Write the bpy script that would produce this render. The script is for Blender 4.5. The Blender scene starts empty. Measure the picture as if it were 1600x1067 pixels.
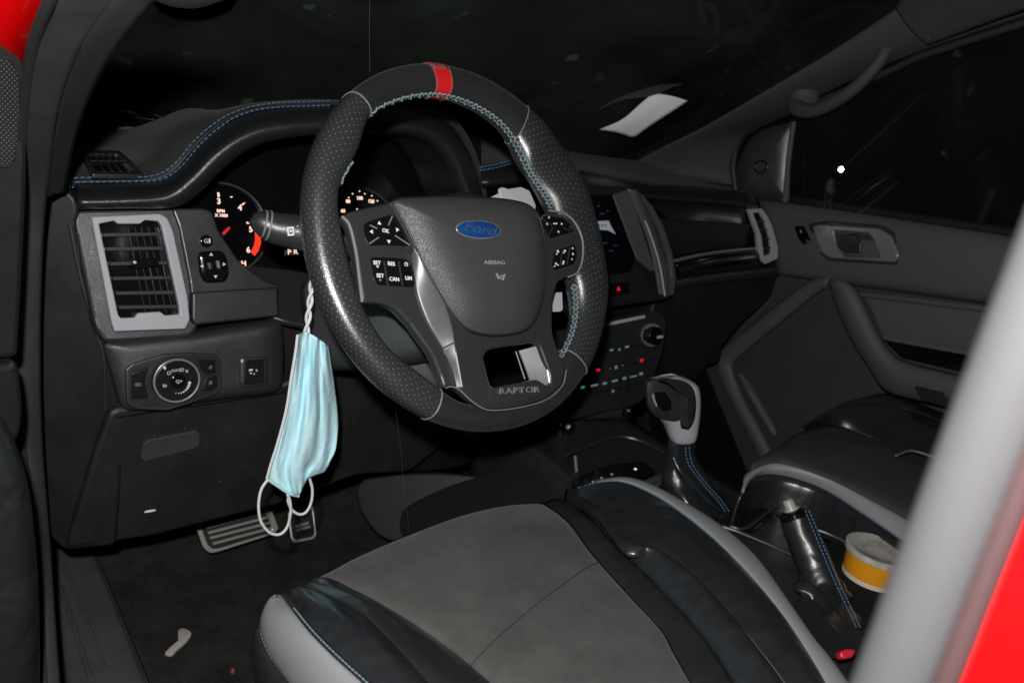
import bpy, math, random
from mathutils import Vector, Matrix
random.seed(7)
SC = bpy.context.scene
COL = SC.collection
V = Vector
rad = math.radians

# ------------------------------------------------------------ camera
CP = V((-.53, -.74, .165))
YAW, PITCH, ROLL, FPX = rad(39.31), rad(16.31), rad(8.9), 1224.4
FW = V((math.sin(YAW)*math.cos(PITCH), math.cos(YAW)*math.cos(PITCH), -math.sin(PITCH)))
_r = FW.cross(V((0, 0, 1))).normalized(); _u = _r.cross(FW)
RT = math.cos(ROLL)*_r + math.sin(ROLL)*_u
UP = math.cos(ROLL)*_u - math.sin(ROLL)*_r
cam = bpy.data.cameras.new('camera')
cam.sensor_width = 22.3
cam.lens = 22.3*FPX/1600
cam.clip_start = .02; cam.clip_end = 200
cam.dof.use_dof = True; cam.dof.focus_distance = .86; cam.dof.aperture_fstop = 4.6
camo = bpy.data.objects.new('camera', cam); COL.objects.link(camo)
camo.matrix_world = Matrix(((RT.x, UP.x, -FW.x, CP.x), (RT.y, UP.y, -FW.y, CP.y), (RT.z, UP.z, -FW.z, CP.z), (0, 0, 0, 1)))
SC.camera = camo
# ------------------------------------------------------------ light: night, camera flash
w = bpy.data.worlds.new('World'); SC.world = w; w.use_nodes = True
bg = w.node_tree.nodes['Background']; bg.inputs[0].default_value = (.75, 1, .85, 1); bg.inputs[1].default_value = .0015
fl = bpy.data.lights.new('flash', 'POINT'); fl.energy = 36; fl.shadow_soft_size = .012; fl.color = (1, .985, .96)
flo = bpy.data.objects.new('flash', fl); COL.objects.link(flo)
flo.location = CP + UP*.07 - RT*.02 - FW*.03
vs = SC.view_settings
vs.view_transform = 'Standard'; vs.look = 'None'; vs.exposure = 0; vs.gamma = 1; vs.use_curve_mapping = False
SC.cycles.max_bounces = 6; SC.cycles.transparent_max_bounces = 12
SC.cycles.caustics_reflective = False; SC.cycles.caustics_refractive = False
SC.cycles.sample_clamp_indirect = 2

# ------------------------------------------------------------ pixel -> point on a real plane of the car
def ray(x, y): return FW + RT*((x-800)/FPX) - UP*((y-533.5)/FPX)
def at(x, y, P, N):
    d = ray(x, y); return CP + d*((P-CP).dot(N)/d.dot(N))
def Yp(x, y, v): return at(x, y, V((0, v, 0)), V((0, 1, 0)))
def Xp(x, y, v): return at(x, y, V((v, 0, 0)), V((1, 0, 0)))
def Zp(x, y, v): return at(x, y, V((0, 0, v)), V((0, 0, 1)))

# ------------------------------------------------------------ materials
def mat(name, col, rough=.5, metal=0, bump=0, bscale=900, kind='noise', spec=.5, coat=0, var=0, vscale=20, emit=None, es=0, sheen=0, bdist=.0006, alpha=None, dust=0):
    m = bpy.data.materials.new(name); m.use_nodes = True
    nt = m.node_tree; b = nt.nodes['Principled BSDF']
    b.inputs['Base Color'].default_value = (*col, 1); b.inputs['Roughness'].default_value = rough
    b.inputs['Metallic'].default_value = metal; b.inputs['Specular IOR Level'].default_value = spec
    b.inputs['Coat Weight'].default_value = coat; b.inputs['Coat Roughness'].default_value = .08
    if sheen: b.inputs['Sheen Weight'].default_value = sheen; b.inputs['Sheen Roughness'].default_value = .4
    if emit: b.inputs['Emission Color'].default_value = (*emit, 1); b.inputs['Emission Strength'].default_value = es
    tc = nt.nodes.new('ShaderNodeTexCoord')
    if rough > .25 and not emit:
        rn = nt.nodes.new('ShaderNodeTexNoise'); rn.inputs['Scale'].default_value = 14; rn.inputs['Detail'].default_value = 6; rn.inputs['Roughness'].default_value = .65
        nt.links.new(tc.outputs['Object'], rn.inputs['Vector'])
        rr = nt.nodes.new('ShaderNodeMapRange'); rr.inputs[1].default_value = .3; rr.inputs[2].default_value = .7; rr.inputs[3].default_value = rough*.78; rr.inputs[4].default_value = min(1, rough*1.22)
        nt.links.new(rn.outputs[0], rr.inputs[0]); nt.links.new(rr.outputs[0], b.inputs['Roughness'])
    if bump:
        if kind == 'noise':
            t = nt.nodes.new('ShaderNodeTexNoise'); t.inputs['Scale'].default_value = bscale; t.inputs['Detail'].default_value = 2; o = t.outputs[0]
        else:
            t = nt.nodes.new('ShaderNodeTexVoronoi'); t.inputs['Scale'].default_value = bscale; t.feature = 'DISTANCE_TO_EDGE'; o = t.outputs[0]
        nt.links.new(tc.outputs['Object'], t.inputs['Vector'])
        bp = nt.nodes.new('ShaderNodeBump'); bp.inputs['Strength'].default_value = bump; bp.inputs['Distance'].default_value = bdist
        nt.links.new(o, bp.inputs['Height']); nt.links.new(bp.outputs[0], b.inputs['Normal'])
    if var or dust:
        t = nt.nodes.new('ShaderNodeTexNoise'); t.inputs['Scale'].default_value = vscale; t.inputs['Detail'].default_value = 8; t.inputs['Roughness'].default_value = .7
        nt.links.new(tc.outputs['Object'], t.inputs['Vector'])
        rp = nt.nodes.new('ShaderNodeMapRange'); rp.inputs[1].default_value = .3; rp.inputs[2].default_value = .7
        rp.inputs[3].default_value = 1-var; rp.inputs[4].default_value = 1+var
        nt.links.new(t.outputs[0], rp.inputs[0])
        mx = nt.nodes.new('ShaderNodeVectorMath'); mx.operation = 'SCALE'; mx.inputs[0].default_value = col
        nt.links.new(rp.outputs[0], mx.inputs['Scale'])
        src = mx.outputs[0]
        if dust:   # scattered pale specks of lint
            vo = nt.nodes.new('ShaderNodeTexVoronoi'); vo.inputs['Scale'].default_value = 130
            nt.links.new(tc.outputs['Object'], vo.inputs['Vector'])
            lt = nt.nodes.new('ShaderNodeMath'); lt.operation = 'LESS_THAN'; lt.inputs[1].default_value = .085
            nt.links.new(vo.outputs['Distance'], lt.inputs[0])
            sx = nt.nodes.new('ShaderNodeSeparateColor'); nt.links.new(vo.outputs['Color'], sx.inputs[0])
            l2 = nt.nodes.new('ShaderNodeMath'); l2.operation = 'LESS_THAN'; l2.inputs[1].default_value = dust
            nt.links.new(sx.outputs[0], l2.inputs[0])
            ml = nt.nodes.new('ShaderNodeMath'); ml.operation = 'MULTIPLY'
            nt.links.new(lt.outputs[0], ml.inputs[0]); nt.links.new(l2.outputs[0], ml.inputs[1])
            mm = nt.nodes.new('ShaderNodeMix'); mm.data_type = 'RGBA'; mm.inputs[7].default_value = (.35, .33, .3, 1)
            nt.links.new(ml.outputs[0], mm.inputs[0]); nt.links.new(src, mm.inputs[6]); src = mm.outputs[2]
        nt.links.new(src, b.inputs['Base Color'])
    return m

def perforated(name, col, dot, pitch, thr):
    m = mat(name, col, .31, bump=0, spec=.9)
    nt = m.node_tree; b = nt.nodes['Principled BSDF']
    uv = nt.nodes.new('ShaderNodeUVMap'); mp = nt.nodes.new('ShaderNodeMapping')
    mp.inputs['Rotation'].default_value = (0, 0, rad(45)); mp.inputs['Scale'].default_value = (1/pitch,)*3
    nt.links.new(uv.outputs[0], mp.inputs[0])
    vo = nt.nodes.new('ShaderNodeTexVoronoi'); vo.voronoi_dimensions = '2D'; vo.inputs['Randomness'].default_value = 0; vo.inputs['Scale'].default_value = 1
    nt.links.new(mp.outputs[0], vo.inputs['Vector'])
    mr = nt.nodes.new('ShaderNodeMapRange'); mr.inputs[1].default_value = thr; mr.inputs[2].default_value = thr+.07; mr.inputs[3].default_value = 1; mr.inputs[4].default_value = 0
    nt.links.new(vo.outputs['Distance'], mr.inputs[0])
    mx = nt.nodes.new('ShaderNodeMix'); mx.data_type = 'RGBA'; mx.inputs[6].default_value = (*col, 1); mx.inputs[7].default_value = (*dot, 1)
    nt.links.new(mr.outputs[0], mx.inputs[0]); nt.links.new(mx.outputs[2], b.inputs['Base Color'])
    tc = nt.nodes.new('ShaderNodeTexCoord')
    ns = nt.nodes.new('ShaderNodeTexVoronoi'); ns.inputs['Scale'].default_value = 900; nt.links.new(tc.outputs['Object'], ns.inputs['Vector'])
    ad = nt.nodes.new('ShaderNodeMath'); ad.operation = 'MULTIPLY_ADD'; ad.inputs[1].default_value = -1.2
    nt.links.new(mr.outputs[0], ad.inputs[0]); nt.links.new(ns.outputs['Distance'], ad.inputs[2])
    bp = nt.nodes.new('ShaderNodeBump'); bp.inputs['Strength'].default_value = .22; bp.inputs['Distance'].default_value = .0005
    nt.links.new(ad.outputs[0], bp.inputs['Height']); nt.links.new(bp.outputs[0], b.inputs['Normal'])
    return m

def glass(name, tint, refl=.5, film=0):
    m = bpy.data.materials.new(name); m.use_nodes = True; nt = m.node_tree; nt.nodes.clear()
    o = nt.nodes.new('ShaderNodeOutputMaterial'); mx = nt.nodes.new('ShaderNodeMixShader'); tr = nt.nodes.new('ShaderNodeBsdfTransparent')
    gl = nt.nodes.new('ShaderNodeBsdfGlossy'); gl.inputs['Roughness'].default_value = .012
    lw = nt.nodes.new('ShaderNodeFresnel'); lw.inputs[0].default_value = 1.5
    tr.inputs[0].default_value = (*tint, 1); gl.inputs[0].default_value = (refl, refl, refl, 1)
    nt.links.new(lw.outputs[0], mx.inputs[0]); nt.links.new(tr.outputs[0], mx.inputs[1]); nt.links.new(gl.outputs[0], mx.inputs[2])
    if film:   # dusty film on the glass; its haze and spots also imitate faint reflections
        gl.inputs['Roughness'].default_value = .05
        df = nt.nodes.new('ShaderNodeBsdfDiffuse'); df.inputs[0].default_value = (.50, .62, .53, 1)
        tc = nt.nodes.new('ShaderNodeTexCoord'); ns = nt.nodes.new('ShaderNodeTexNoise'); ns.inputs['Scale'].default_value = 3.5; ns.inputs['Detail'].default_value = 7; ns.inputs['Distortion'].default_value = 1.2
        mr = nt.nodes.new('ShaderNodeMapRange'); mr.inputs[1].default_value = .35; mr.inputs[2].default_value = .75; mr.inputs[3].default_value = film*.5; mr.inputs[4].default_value = film*1.7
        m2 = nt.nodes.new('ShaderNodeMixShader'); nt.links.new(tc.outputs['Object'], ns.inputs['Vector']); nt.links.new(ns.outputs[0], mr.inputs[0])
        sp = nt.nodes.new('ShaderNodeTexNoise'); sp.inputs['Scale'].default_value = 17; sp.inputs['Detail'].default_value = 4; nt.links.new(tc.outputs['Object'], sp.inputs['Vector'])
        s2 = nt.nodes.new('ShaderNodeMapRange'); s2.inputs[1].default_value = .68; s2.inputs[2].default_value = .80; s2.inputs[3].default_value = 0; s2.inputs[4].default_value = .16
        ad = nt.nodes.new('ShaderNodeMath'); nt.links.new(sp.outputs[0], s2.inputs[0]); nt.links.new(mr.outputs[0], ad.inputs[0]); nt.links.new(s2.outputs[0], ad.inputs[1]); nt.links.new(ad.outputs[0], m2.inputs[0])
        nt.links.new(mx.outputs[0], m2.inputs[1]); nt.links.new(df.outputs[0], m2.inputs[2]); mx = m2
    nt.links.new(mx.outputs[0], o.inputs[0])
    return m

M = {}
M['dash'] = mat('dash_plastic', (.024, .025, .028), .42, bump=.6, bscale=560, kind='v', var=.08, spec=.8, dust=.02)
M['dashtop'] = mat('dash_top_plastic', (.032, .033, .031), .62, sheen=.06, bump=.5, bscale=800, kind='v', var=.2, dust=.05)
M['vinyl'] = mat('stitched_vinyl', (.018, .018, .020), .34, spec=.8, bump=.5, bscale=650, kind='v')
M['smooth'] = mat('smooth_dark_plastic', (.027, .028, .031), .36, bump=.15, bscale=1500, spec=.8, var=.12)
M['dark'] = mat('dark_plastic', (.012, .012, .013), .5, bump=.3, bscale=900)
M['knee'] = mat('knee_plastic', (.015, .016, .018), .5, spec=.7, bump=.6, bscale=800, kind='v', dust=.04)
M['gloss'] = mat('piano_black', (.006, .006, .007), .12, coat=.5)
M['button'] = mat('button_black', (.010, .010, .011), .3)
M['grey'] = mat('silver_grey_paint', (.46, .47, .51), .32, coat=.4)
M['blade'] = mat('bright_charcoal_metallic', (.17, .17, .175), .38, metal=.5, bump=.1, bscale=3000)
M['hotsatin'] = mat('bright_satin_trim', (.42, .42, .43), .36, metal=.6)
M['dimgrey'] = mat('dark_satin_trim', (.13, .13, .14), .3, metal=.4)
M['satin'] = mat('satin_silver', (.36, .36, .37), .3, metal=.5)
M['spoke'] = mat('charcoal_metallic', (.06, .06, .063), .33, metal=.5, bump=.1, bscale=3000)
M['chrome'] = mat('chrome', (.7, .68, .62), .28, metal=.45)
M['steel'] = mat('brushed_steel', (.60, .57, .54), .3, metal=.45)
M['airbag'] = mat('airbag_vinyl', (.052, .052, .053), .5, bump=.7, bscale=520, kind='v')
M['suede'] = mat('black_suede', (.0075, .0075, .009), .9, bump=.5, bscale=1500, sheen=.04, var=.3, vscale=60)
M['perf'] = perforated('perforated_leather', (.028, .029, .031), (.21, .21, .205), .0054, .05)
M['red'] = mat('red_marker', (.62, .012, .015), .4)
M['redpale'] = mat('pale_red_marker', (.30, .07, .07), .55, bump=.4, bscale=900)
M['thread'] = mat('blue_thread', (.09, .17, .29), .75)
M['braid'] = mat('pale_blue_braid', (.20, .28, .31), .75)
M['braiddark'] = mat('dark_braid', (.03, .035, .04), .7)
M['seam'] = mat('grey_seam', (.2, .2, .2), .5)
M['white'] = mat('white_print', (.75, .77, .78), .5)
M['pale'] = mat('pale_glass_edge', (.4, .45, .42), .5)
M['dimprint'] = mat('pale_print', (.30, .29, .27), .5)
M['lit'] = mat('lit_white', (.1, .1, .1), .5, emit=(1, .66, .52), es=1.25)
M['litred'] = mat('lit_red', (.1, .0, .0), .5, emit=(1, .03, .01), es=1.3)
M['litblue'] = mat('lit_blue', (.02, .05, .07), .5, emit=(.35, .52, .62), es=.26)
M['litteal'] = mat('lit_teal', (.02, .05, .05), .5, emit=(.1, .5, .48), es=.35)
M['hazard'] = mat('lit_hazard', (.1, 0, 0), .5, emit=(.9, .01, .03), es=.7)
M['blue'] = mat('blue_enamel', (.008, .055, .22), .22, coat=.6)
M['bluedark'] = mat('dark_blue_script', (.05, .08, .15), .35)
M['leather'] = mat('black_leather', (.019, .021, .024), .33, spec=1, bump=.22, bscale=420, kind='v', var=.15, bdist=.0008)
_nt = M['leather'].node_tree; _b = _nt.nodes['Principled BSDF']; _old = _b.inputs['Normal'].links[0].from_node
_n = _nt.nodes.new('ShaderNodeTexNoise'); _n.inputs['Scale'].default_value = 15; _n.inputs['Detail'].default_value = 2; _n.inputs['Distortion'].default_value = .8
_tc = [k for k in _nt.nodes if k.type == 'TEX_COORD'][0]; _nt.links.new(_tc.outputs['Object'], _n.inputs['Vector'])
_bp = _nt.nodes.new('ShaderNodeBump'); _bp.inputs['Strength'].default_value = .6; _bp.inputs['Distance'].default_value = .012
_nt.links.new(_n.outputs[0], _bp.inputs['Height']); _nt.links.new(_bp.outputs[0], _old.inputs['Normal'])
M['insert'] = mat('charcoal_suede_cloth', (.076, .073, .070), .95, bump=.8, bscale=900, sheen=.1, var=.34, vscale=10, dust=.01)
M['seamdark'] = mat('dark_seam', (.03, .03, .03), .9)
M['insert_dimmed'] = mat('flash_dimmed_suede', (.052, .049, .047), .95, bump=.5, bscale=1500, var=.15, vscale=13)  # same suede as the driver seat, darkened to imitate flash falloff
M['seatgrey'] = mat('grey_leather', (.30, .30, .315), .5, bump=.35, bscale=380, kind='v')
M['carpet'] = mat('carpet', (.046, .045, .044), 1, bump=1, bscale=600, var=.4, vscale=22, bdist=.003, dust=.07, spec=.1)
M['rubber'] = mat('rubber_seal', (.035, .035, .037), .55, bump=.2, bscale=300)
M['mat'] = mat('ribbed_sill_plastic', (.085, .085, .083), .7, bump=.4, bscale=500, var=.15, dust=.02)
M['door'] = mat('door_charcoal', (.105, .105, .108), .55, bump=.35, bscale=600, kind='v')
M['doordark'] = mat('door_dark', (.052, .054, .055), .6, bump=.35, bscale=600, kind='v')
M['pillar0'] = mat('near_pillar_trim', (.048, .048, .05), .6, bump=.3, bscale=900, var=.15)
M['pillar'] = mat('pillar_trim', (.072, .072, .075), .7, bump=.3, bscale=900)
M['redpaint'] = mat('red_car_paint', (.50, .0012, .0018), .3, spec=.25, coat=.25, var=.06, vscale=5)
M['sealnear'] = mat('black_weather_seal', (.037, .037, .039), .7, spec=.15)
M['sealedge'] = mat('reddish_seal_edge', (.030, .016, .017), .7, spec=.15)
M['mask'] = mat('blue_nonwoven', (.58, .87, .95), .85, bump=.5, bscale=1200, bdist=.0004)
M['maskin'] = mat('white_nonwoven', (.78, .80, .80), .85)
M['paper'] = mat('white_paper', (.92, .92, .93), .7)
M['tissue'] = mat('crumpled_tissue', (.62, .58, .5), .9, bump=.6, bscale=150, bdist=.002)
M['cupwall'] = mat('orange_cup_wall', (.80, .33, .015), .25, coat=.5)
M['cream'] = mat('cream_card', (.62, .58, .48), .5)
M['lid'] = mat('frosted_lid', (.50, .48, .42), .3, var=.35, vscale=45, coat=.4)
M['teal'] = mat('shroud_plastic', (.075, .082, .086), .55, bump=.3, bscale=900)
M['screen'] = mat('screen_glass', (.004, .004, .006), .1)
M['iconlit'] = mat('dim_icon', (.01, .01, .02), .5, emit=(.25, .25, .6), es=.06)
M['sticker'] = mat('screen_graphic', (.3, .35, .4), .5, emit=(.55, .65, .75), es=.18)
M['redplastic'] = mat('red_buckle', (.6, .02, .03), .4)
M['matte'] = mat('matte_black', (.014, .014, .015), .85, spec=.1)
M['grille'] = perforated('speaker_grille', (.018, .018, .019), (.15, .15, .16), .0030, .13)
M['wsglass'] = glass('windscreen_glass', (.80, .86, .82), .05, .046)
M['sideglass'] = glass('window_glass', (.75, .72, .72), .5, .010)
M['lamp'] = mat('lamp_glow', (1, 1, 1), .5, emit=(.9, 1, .95), es=60)
M['thread_silk'] = mat('thread_silk', (.10, .10, .10), .8)
M['web'] = mat('cobweb_silk', (.28, .29, .28), .8)

for _k, _sc, _st, _di in (('mask', 30, .35, .006), ('paper', 12, .3, .006)):
    _nt = M[_k].node_tree; _b = _nt.nodes['Principled BSDF']
    _n = _nt.nodes.new('ShaderNodeTexNoise'); _n.inputs['Scale'].default_value = _sc; _n.inputs['Detail'].default_value = 3; _n.inputs['Distortion'].default_value = .7
    _tc = _nt.nodes.new('ShaderNodeTexCoord'); _nt.links.new(_tc.outputs['Object'], _n.inputs['Vector'])
    _bp = _nt.nodes.new('ShaderNodeBump'); _bp.inputs['Strength'].default_value = _st; _bp.inputs['Distance'].default_value = _di
    _nt.links.new(_n.outputs[0], _bp.inputs['Height'])
    if _b.inputs['Normal'].links: _nt.links.new(_bp.outputs[0], _b.inputs['Normal'].links[0].from_node.inputs['Normal'])
    else: _nt.links.new(_bp.outputs[0], _b.inputs['Normal'])

# ------------------------------------------------------------ builders
def wmat(o):
    m = Matrix.Identity(4)
    while o is not None:
        m = o.matrix_basis @ m; o = o.parent
    return m
def thing(name, label, cat, loc, group=None, rot=None):
    o = bpy.data.objects.new(name, None); COL.objects.link(o); o.empty_display_size = .02
    o.location = loc
    if rot is not None: o.rotation_mode = 'XYZ'; o.rotation_euler = rot
    o['label'] = label; o['category'] = cat
    if group: o['group'] = group
    return o
def tag(o, label=None, cat=None, group=None, kind=None):
    if label: o['label'] = label
    if cat: o['category'] = cat
    if group: o['group'] = group
    if kind: o['kind'] = kind
    return o
def link(name, me, m, parent=None, sharp=38):
    for p in me.polygons: p.use_smooth = True
    me.set_sharp_from_angle(angle=rad(sharp))
    if me.name.startswith('speaker_grille'):
        while me.uv_layers: me.uv_layers.remove(me.uv_layers[0])
    me.materials.clear(); me.materials.append(M[m] if isinstance(m, str) else m)
    if parent is not None:
        me.transform(wmat(parent).inverted())
        o = bpy.data.objects.new(name, me); COL.objects.link(o); o.parent = parent
    else:
        c = sum((v.co for v in me.vertices), V())/max(1, len(me.vertices))
        me.transform(Matrix.Translation(-c))
        o = bpy.data.objects.new(name, me); COL.objects.link(o); o.location = c
    return o
def mesh(name, vs_, fs, m, parent=None, sharp=38, uv=None, solid=0, bev=0):
    me = bpy.data.meshes.new(name); me.from_pydata([tuple(v) for v in vs_], [], fs); me.update()
    if uv:
        l = me.uv_layers.new(name='UVMap')
        for p in me.polygons:
            for li, k in zip(p.loop_indices, p.vertices): l.data[li].uv = uv[p.index][list(p.vertices).index(k)] if isinstance(uv, list) else uv(k)
    o = link(name, me, m, parent, sharp)
    if solid:
        s = o.modifiers.new('solid', 'SOLIDIFY'); s.thickness = solid; s.offset = 0
    if bev:
        s = o.modifiers.new('bevel', 'BEVEL'); s.width = bev; s.segments = 3; s.limit_method = 'ANGLE'
    return o
def cr(p, n, closed=False):
    """Catmull-Rom through the points, n samples per span"""
    N = len(p); out = []
    spans = N if closed else N-1
    for i in range(spans):
        if closed: a, b, c, d = p[(i-1) % N], p[i], p[(i+1) % N], p[(i+2) % N]
        else: a, b, c, d = p[max(i-1, 0)], p[i], p[i+1], p[min(i+2, N-1)]
        if not closed and i == 0: a = b*2-c
        if not closed and i == N-2: d = c*2-b
        for k in range(n):
            t = k/n
            out.append(((b*2) + (c-a)*t + (a*2-b*5+c*4-d)*t*t + (b*3-a-c*3+d)*t*t*t)*.5)
    if not closed: out.append(p[-1].copy())
    return out
def resample(p, n):
    L = [0]
    for a, b in zip(p, p[1:]): L.append(L[-1]+(b-a).length)
    out = []; j = 0
    for i in range(n):
        s = L[-1]*i/(n-1)
        while j < len(L)-2 and L[j+1] < s: j += 1
        d = L[j+1]-L[j]; t = 0 if d == 0 else (s-L[j])/d
        out.append(p[j].lerp(p[j+1], min(1, max(0, t))))
    return out
def grid(name, rows, m, parent=None, nu=5, nv=5, solid=.003, sharp=60, closed=False):
    R = [cr(r_, nu, closed) for r_ in rows]
    cols = [cr([r_[i] for r_ in R], nv) for i in range(len(R[0]))]
    nr, nc = len(cols[0]), len(cols)
    vs_ = [cols[c][k] for k in range(nr) for c in range(nc)]
    fs = []
    for k in range(nr-1):
        for c in range(nc if closed else nc-1):
            d = (c+1) % nc; fs.append((k*nc+c, k*nc+d, (k+1)*nc+d, (k+1)*nc+c))
    return mesh(name, vs_, fs, m, parent, sharp, solid=solid)
def strip(name, A, B, m, parent=None, bulge=0, dirn=V((0, 0, 1)), nu=48, nv=12, solid=.004, p=.6, noise=0, ramp=0):
    A = resample(cr(A, 8), nu); B = resample(cr(B, 8), nu)
    vs_ = []
    for i in range(nu):
        for j in range(nv+1):
            t = j/nv; q = A[i].lerp(B[i], t) + dirn*(bulge*max(0, math.sin(math.pi*t))**p*(min(1, i/(nu*ramp)) if ramp else 1))
            if noise: q += dirn*(noise*math.sin(math.pi*t)*(math.sin(i*.5+j*.9)+math.sin(i*.21-j*.6+1)))
            vs_.append(q)
    fs = [(i*(nv+1)+j, i*(nv+1)+j+1, (i+1)*(nv+1)+j+1, (i+1)*(nv+1)+j) for i in range(nu-1) for j in range(nv)]
    return mesh(name, vs_, fs, m, parent, 60, solid=solid)
def tube_data(pts, r_, res=10, closed=False, flat=1, caps=True):
    n = len(pts); vs_ = []; fs = []
    ref = V((0, 0, 1))
    for i in range(n):
        a = pts[(i-1) % n] if closed or i > 0 else pts[i]; b = pts[(i+1) % n] if closed or i < n-1 else pts[i]
        t = (b-a).normalized()
        s = t.cross(ref)
        if s.length < .05: s = t.cross(V((0, 1, 0)))
        s.normalize(); q = s.cross(t); ref = q
        rr = r_[i] if isinstance(r_, (list, tuple)) else r_
        for k in range(res):
            g = 2*math.pi*k/res; vs_.append(pts[i] + s*(rr*math.cos(g)) + q*(rr*flat*math.sin(g)))
    for i in range(n if closed else n-1):
        j = (i+1) % n
        for k in range(res): l = (k+1) % res; fs.append((i*res+k, i*res+l, j*res+l, j*res+k))
    if not closed and caps: fs.append(tuple(range(res))[::-1]); fs.append(tuple((n-1)*res+k for k in range(res)))
    return vs_, fs
def tube(name, pts, r_, m, parent=None, res=10, closed=False, flat=1, sm=0):
    if sm: pts = cr(pts, sm, closed)
    if isinstance(r_, (list, tuple)) and len(r_) != len(pts):
        k = len(r_)-1; r_ = [r_[min(k-1, int(i/(len(pts)-1)*k))]*(1-(i/(len(pts)-1)*k-min(k-1, int(i/(len(pts)-1)*k)))) + r_[min(k-1, int(i/(len(pts)-1)*k))+1]*(i/(len(pts)-1)*k-min(k-1, int(i/(len(pts)-1)*k))) for i in range(len(pts))]
    vs_, fs = tube_data(pts, r_, res, closed, flat)
    return mesh(name, vs_, fs, m, parent)
def multi(name, lst, r_, m, parent=None, res=6):
    vs_ = []; fs = []
    for pts in lst:
        a, b = tube_data(pts, r_, res); o = len(vs_); vs_ += a; fs += [tuple(i+o for i in f) for f in b]
    return mesh(name, vs_, fs, m, parent)
def stitches(name, path, m, parent, L=.0042, gap=.0018, r_=.0008, off=V((0, 0, 0)), sm=10):
    p = cr(path, sm); tot = sum((b-a).length for a, b in zip(p, p[1:]))
    n = max(2, int(tot/(L+gap))); q = resample(p, n*6+1); lst = []
    for i in range(n): lst.append([q[i*6+k]+off for k in range(0, 5)])
    return multi(name, lst, r_, m, parent)
def frame(pl):
    P, N = pl; N = N.normalized(); ex = V((1, 0, 0)) - N*N.x
    if ex.length < .3: ex = V((0, -1, 0)) - N*(-N.y)
    ex.normalize(); return P, N, ex, N.cross(ex)
def rounded(pts, r_, seg=4):
    if r_ <= 0: return pts
    out = []; n = len(pts)
    for i in range(n):
        a, b, c = pts[i-1], pts[i], pts[(i+1) % n]
        da = (a-b); dc = (c-b)
        if da.length < 1e-6 or dc.length < 1e-6: continue
        ra = min(r_, da.length*.45); rc = min(r_, dc.length*.45)
        p0 = b+da.normalized()*ra; p1 = b+dc.normalized()*rc
        for k in range(seg+1):
            t = k/seg; out.append(p0*(1-t)**2 + b*(2*t*(1-t)) + p1*t*t)
    return out
def to2(loop, pl, off, px=True):
    P, N, ex, ey = frame(pl); Q = P+N*off
    out = []
    for q in loop:
        w_ = at(q[0], q[1], Q, N) if px else q
        d = w_-Q; out.append(V((d.dot(ex), d.dot(ey), 0)))
    return out
def place(me, pl, off):
    P, N, ex, ey = frame(pl); Q = P+N*off
    me.transform(Matrix(((ex.x, ey.x, N.x, Q.x), (ex.y, ey.y, N.y, Q.y), (ex.z, ey.z, N.z, Q.z), (0, 0, 0, 1))))
def plate(name, loops, pl, m, parent=None, off=0, thick=.01, bev=.001, rnd=.003, px=True, smooth=0, raw2=False):
    cu = bpy.data.curves.new(name, 'CURVE'); cu.dimensions = '2D'; cu.fill_mode = 'BOTH'
    b = min(bev, thick*.45); cu.extrude = thick/2-b; cu.bevel_depth = b; cu.bevel_resolution = 2; cu.offset = -b
    if not isinstance(loops[0], list): loops = [loops]
    for l in loops:
        q = list(l) if raw2 else to2(l, pl, off, px)
        q = cr(q, smooth, True) if smooth else rounded(q, rnd)
        s = cu.splines.new('POLY'); s.points.add(len(q)-1); s.use_cyclic_u = True
        for k, v_ in enumerate(q): s.points[k].co = (v_.x, v_.y, 0, 1)
    o = bpy.data.objects.new('tmp', cu); me = bpy.data.meshes.new_from_object(o)
    bpy.data.objects.remove(o); bpy.data.curves.remove(cu)
    me.transform(Matrix.Translation((0, 0, -thick/2)))
    place(me, pl, off); me.name = name
    return link(name, me, m, parent, 30)
def dome(name, loop, pl, m, parent=None, off=0, H=.01, p=2.5, rings=10, rnd=.004, px=True, smooth=0, base=.004, centre=None):
    q = to2(loop, pl, off, px); q = cr(q, smooth, True) if smooth else rounded(q, rnd)
    c = sum(q, V())/len(q) if centre is None else to2([centre], pl, off)[0]
    n = len(q); vs_ = [v_+V((0, 0, -base)) for v_ in q]; fs = []
    for k in range(rings):
        s = 1-(k/rings)**1.6 if k else 1
        s = math.cos(k/rings*math.pi/2)
        for v_ in q: vs_.append(c+(v_-c)*s + V((0, 0, H*(1-s**p))))
    vs_.append(c+V((0, 0, H)))
    for k in range(rings):
        for i in range(n): j = (i+1) % n; fs.append((k*n+i, k*n+j, (k+1)*n+j, (k+1)*n+i))
    for i in range(n): fs.append((rings*n+i, rings*n+(i+1) % n, (rings+1)*n))
    fs.append(tuple(range(n))[::-1])
    me = bpy.data.meshes.new(name); me.from_pydata([tuple(v_) for v_ in vs_], [], fs); me.update()
    place(me, pl, off)
    return link(name, me, m, parent, 55)
def text(name, s, px, h, pl, m, parent, off=0, ext=.0003, rot=0, shear=0, sx=1, bold=0, space=0):
    """lettering centred where the pixel meets the plane, h = capital height in metres"""
    cu = bpy.data.curves.new(name, 'FONT'); cu.body = s; cu.size = h/.7; cu.extrude = ext; cu.align_x = 'CENTER'; cu.align_y = 'CENTER'; cu.shear = shear; cu.offset = bold; cu.space_character = 1.0+space
    cu.resolution_u = 3
    o = bpy.data.objects.new('tmp', cu); me = bpy.data.meshes.new_from_object(o)
    bpy.data.objects.remove(o); bpy.data.curves.remove(cu)
    me.transform(Matrix.Rotation(rot, 4, 'Z') @ Matrix.Diagonal((sx, 1, 1, 1)))
    c = to2([px], pl, off)[0]; me.transform(Matrix.Translation(c)); place(me, pl, off)
    return link(name, me, m, parent, 30)
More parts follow.
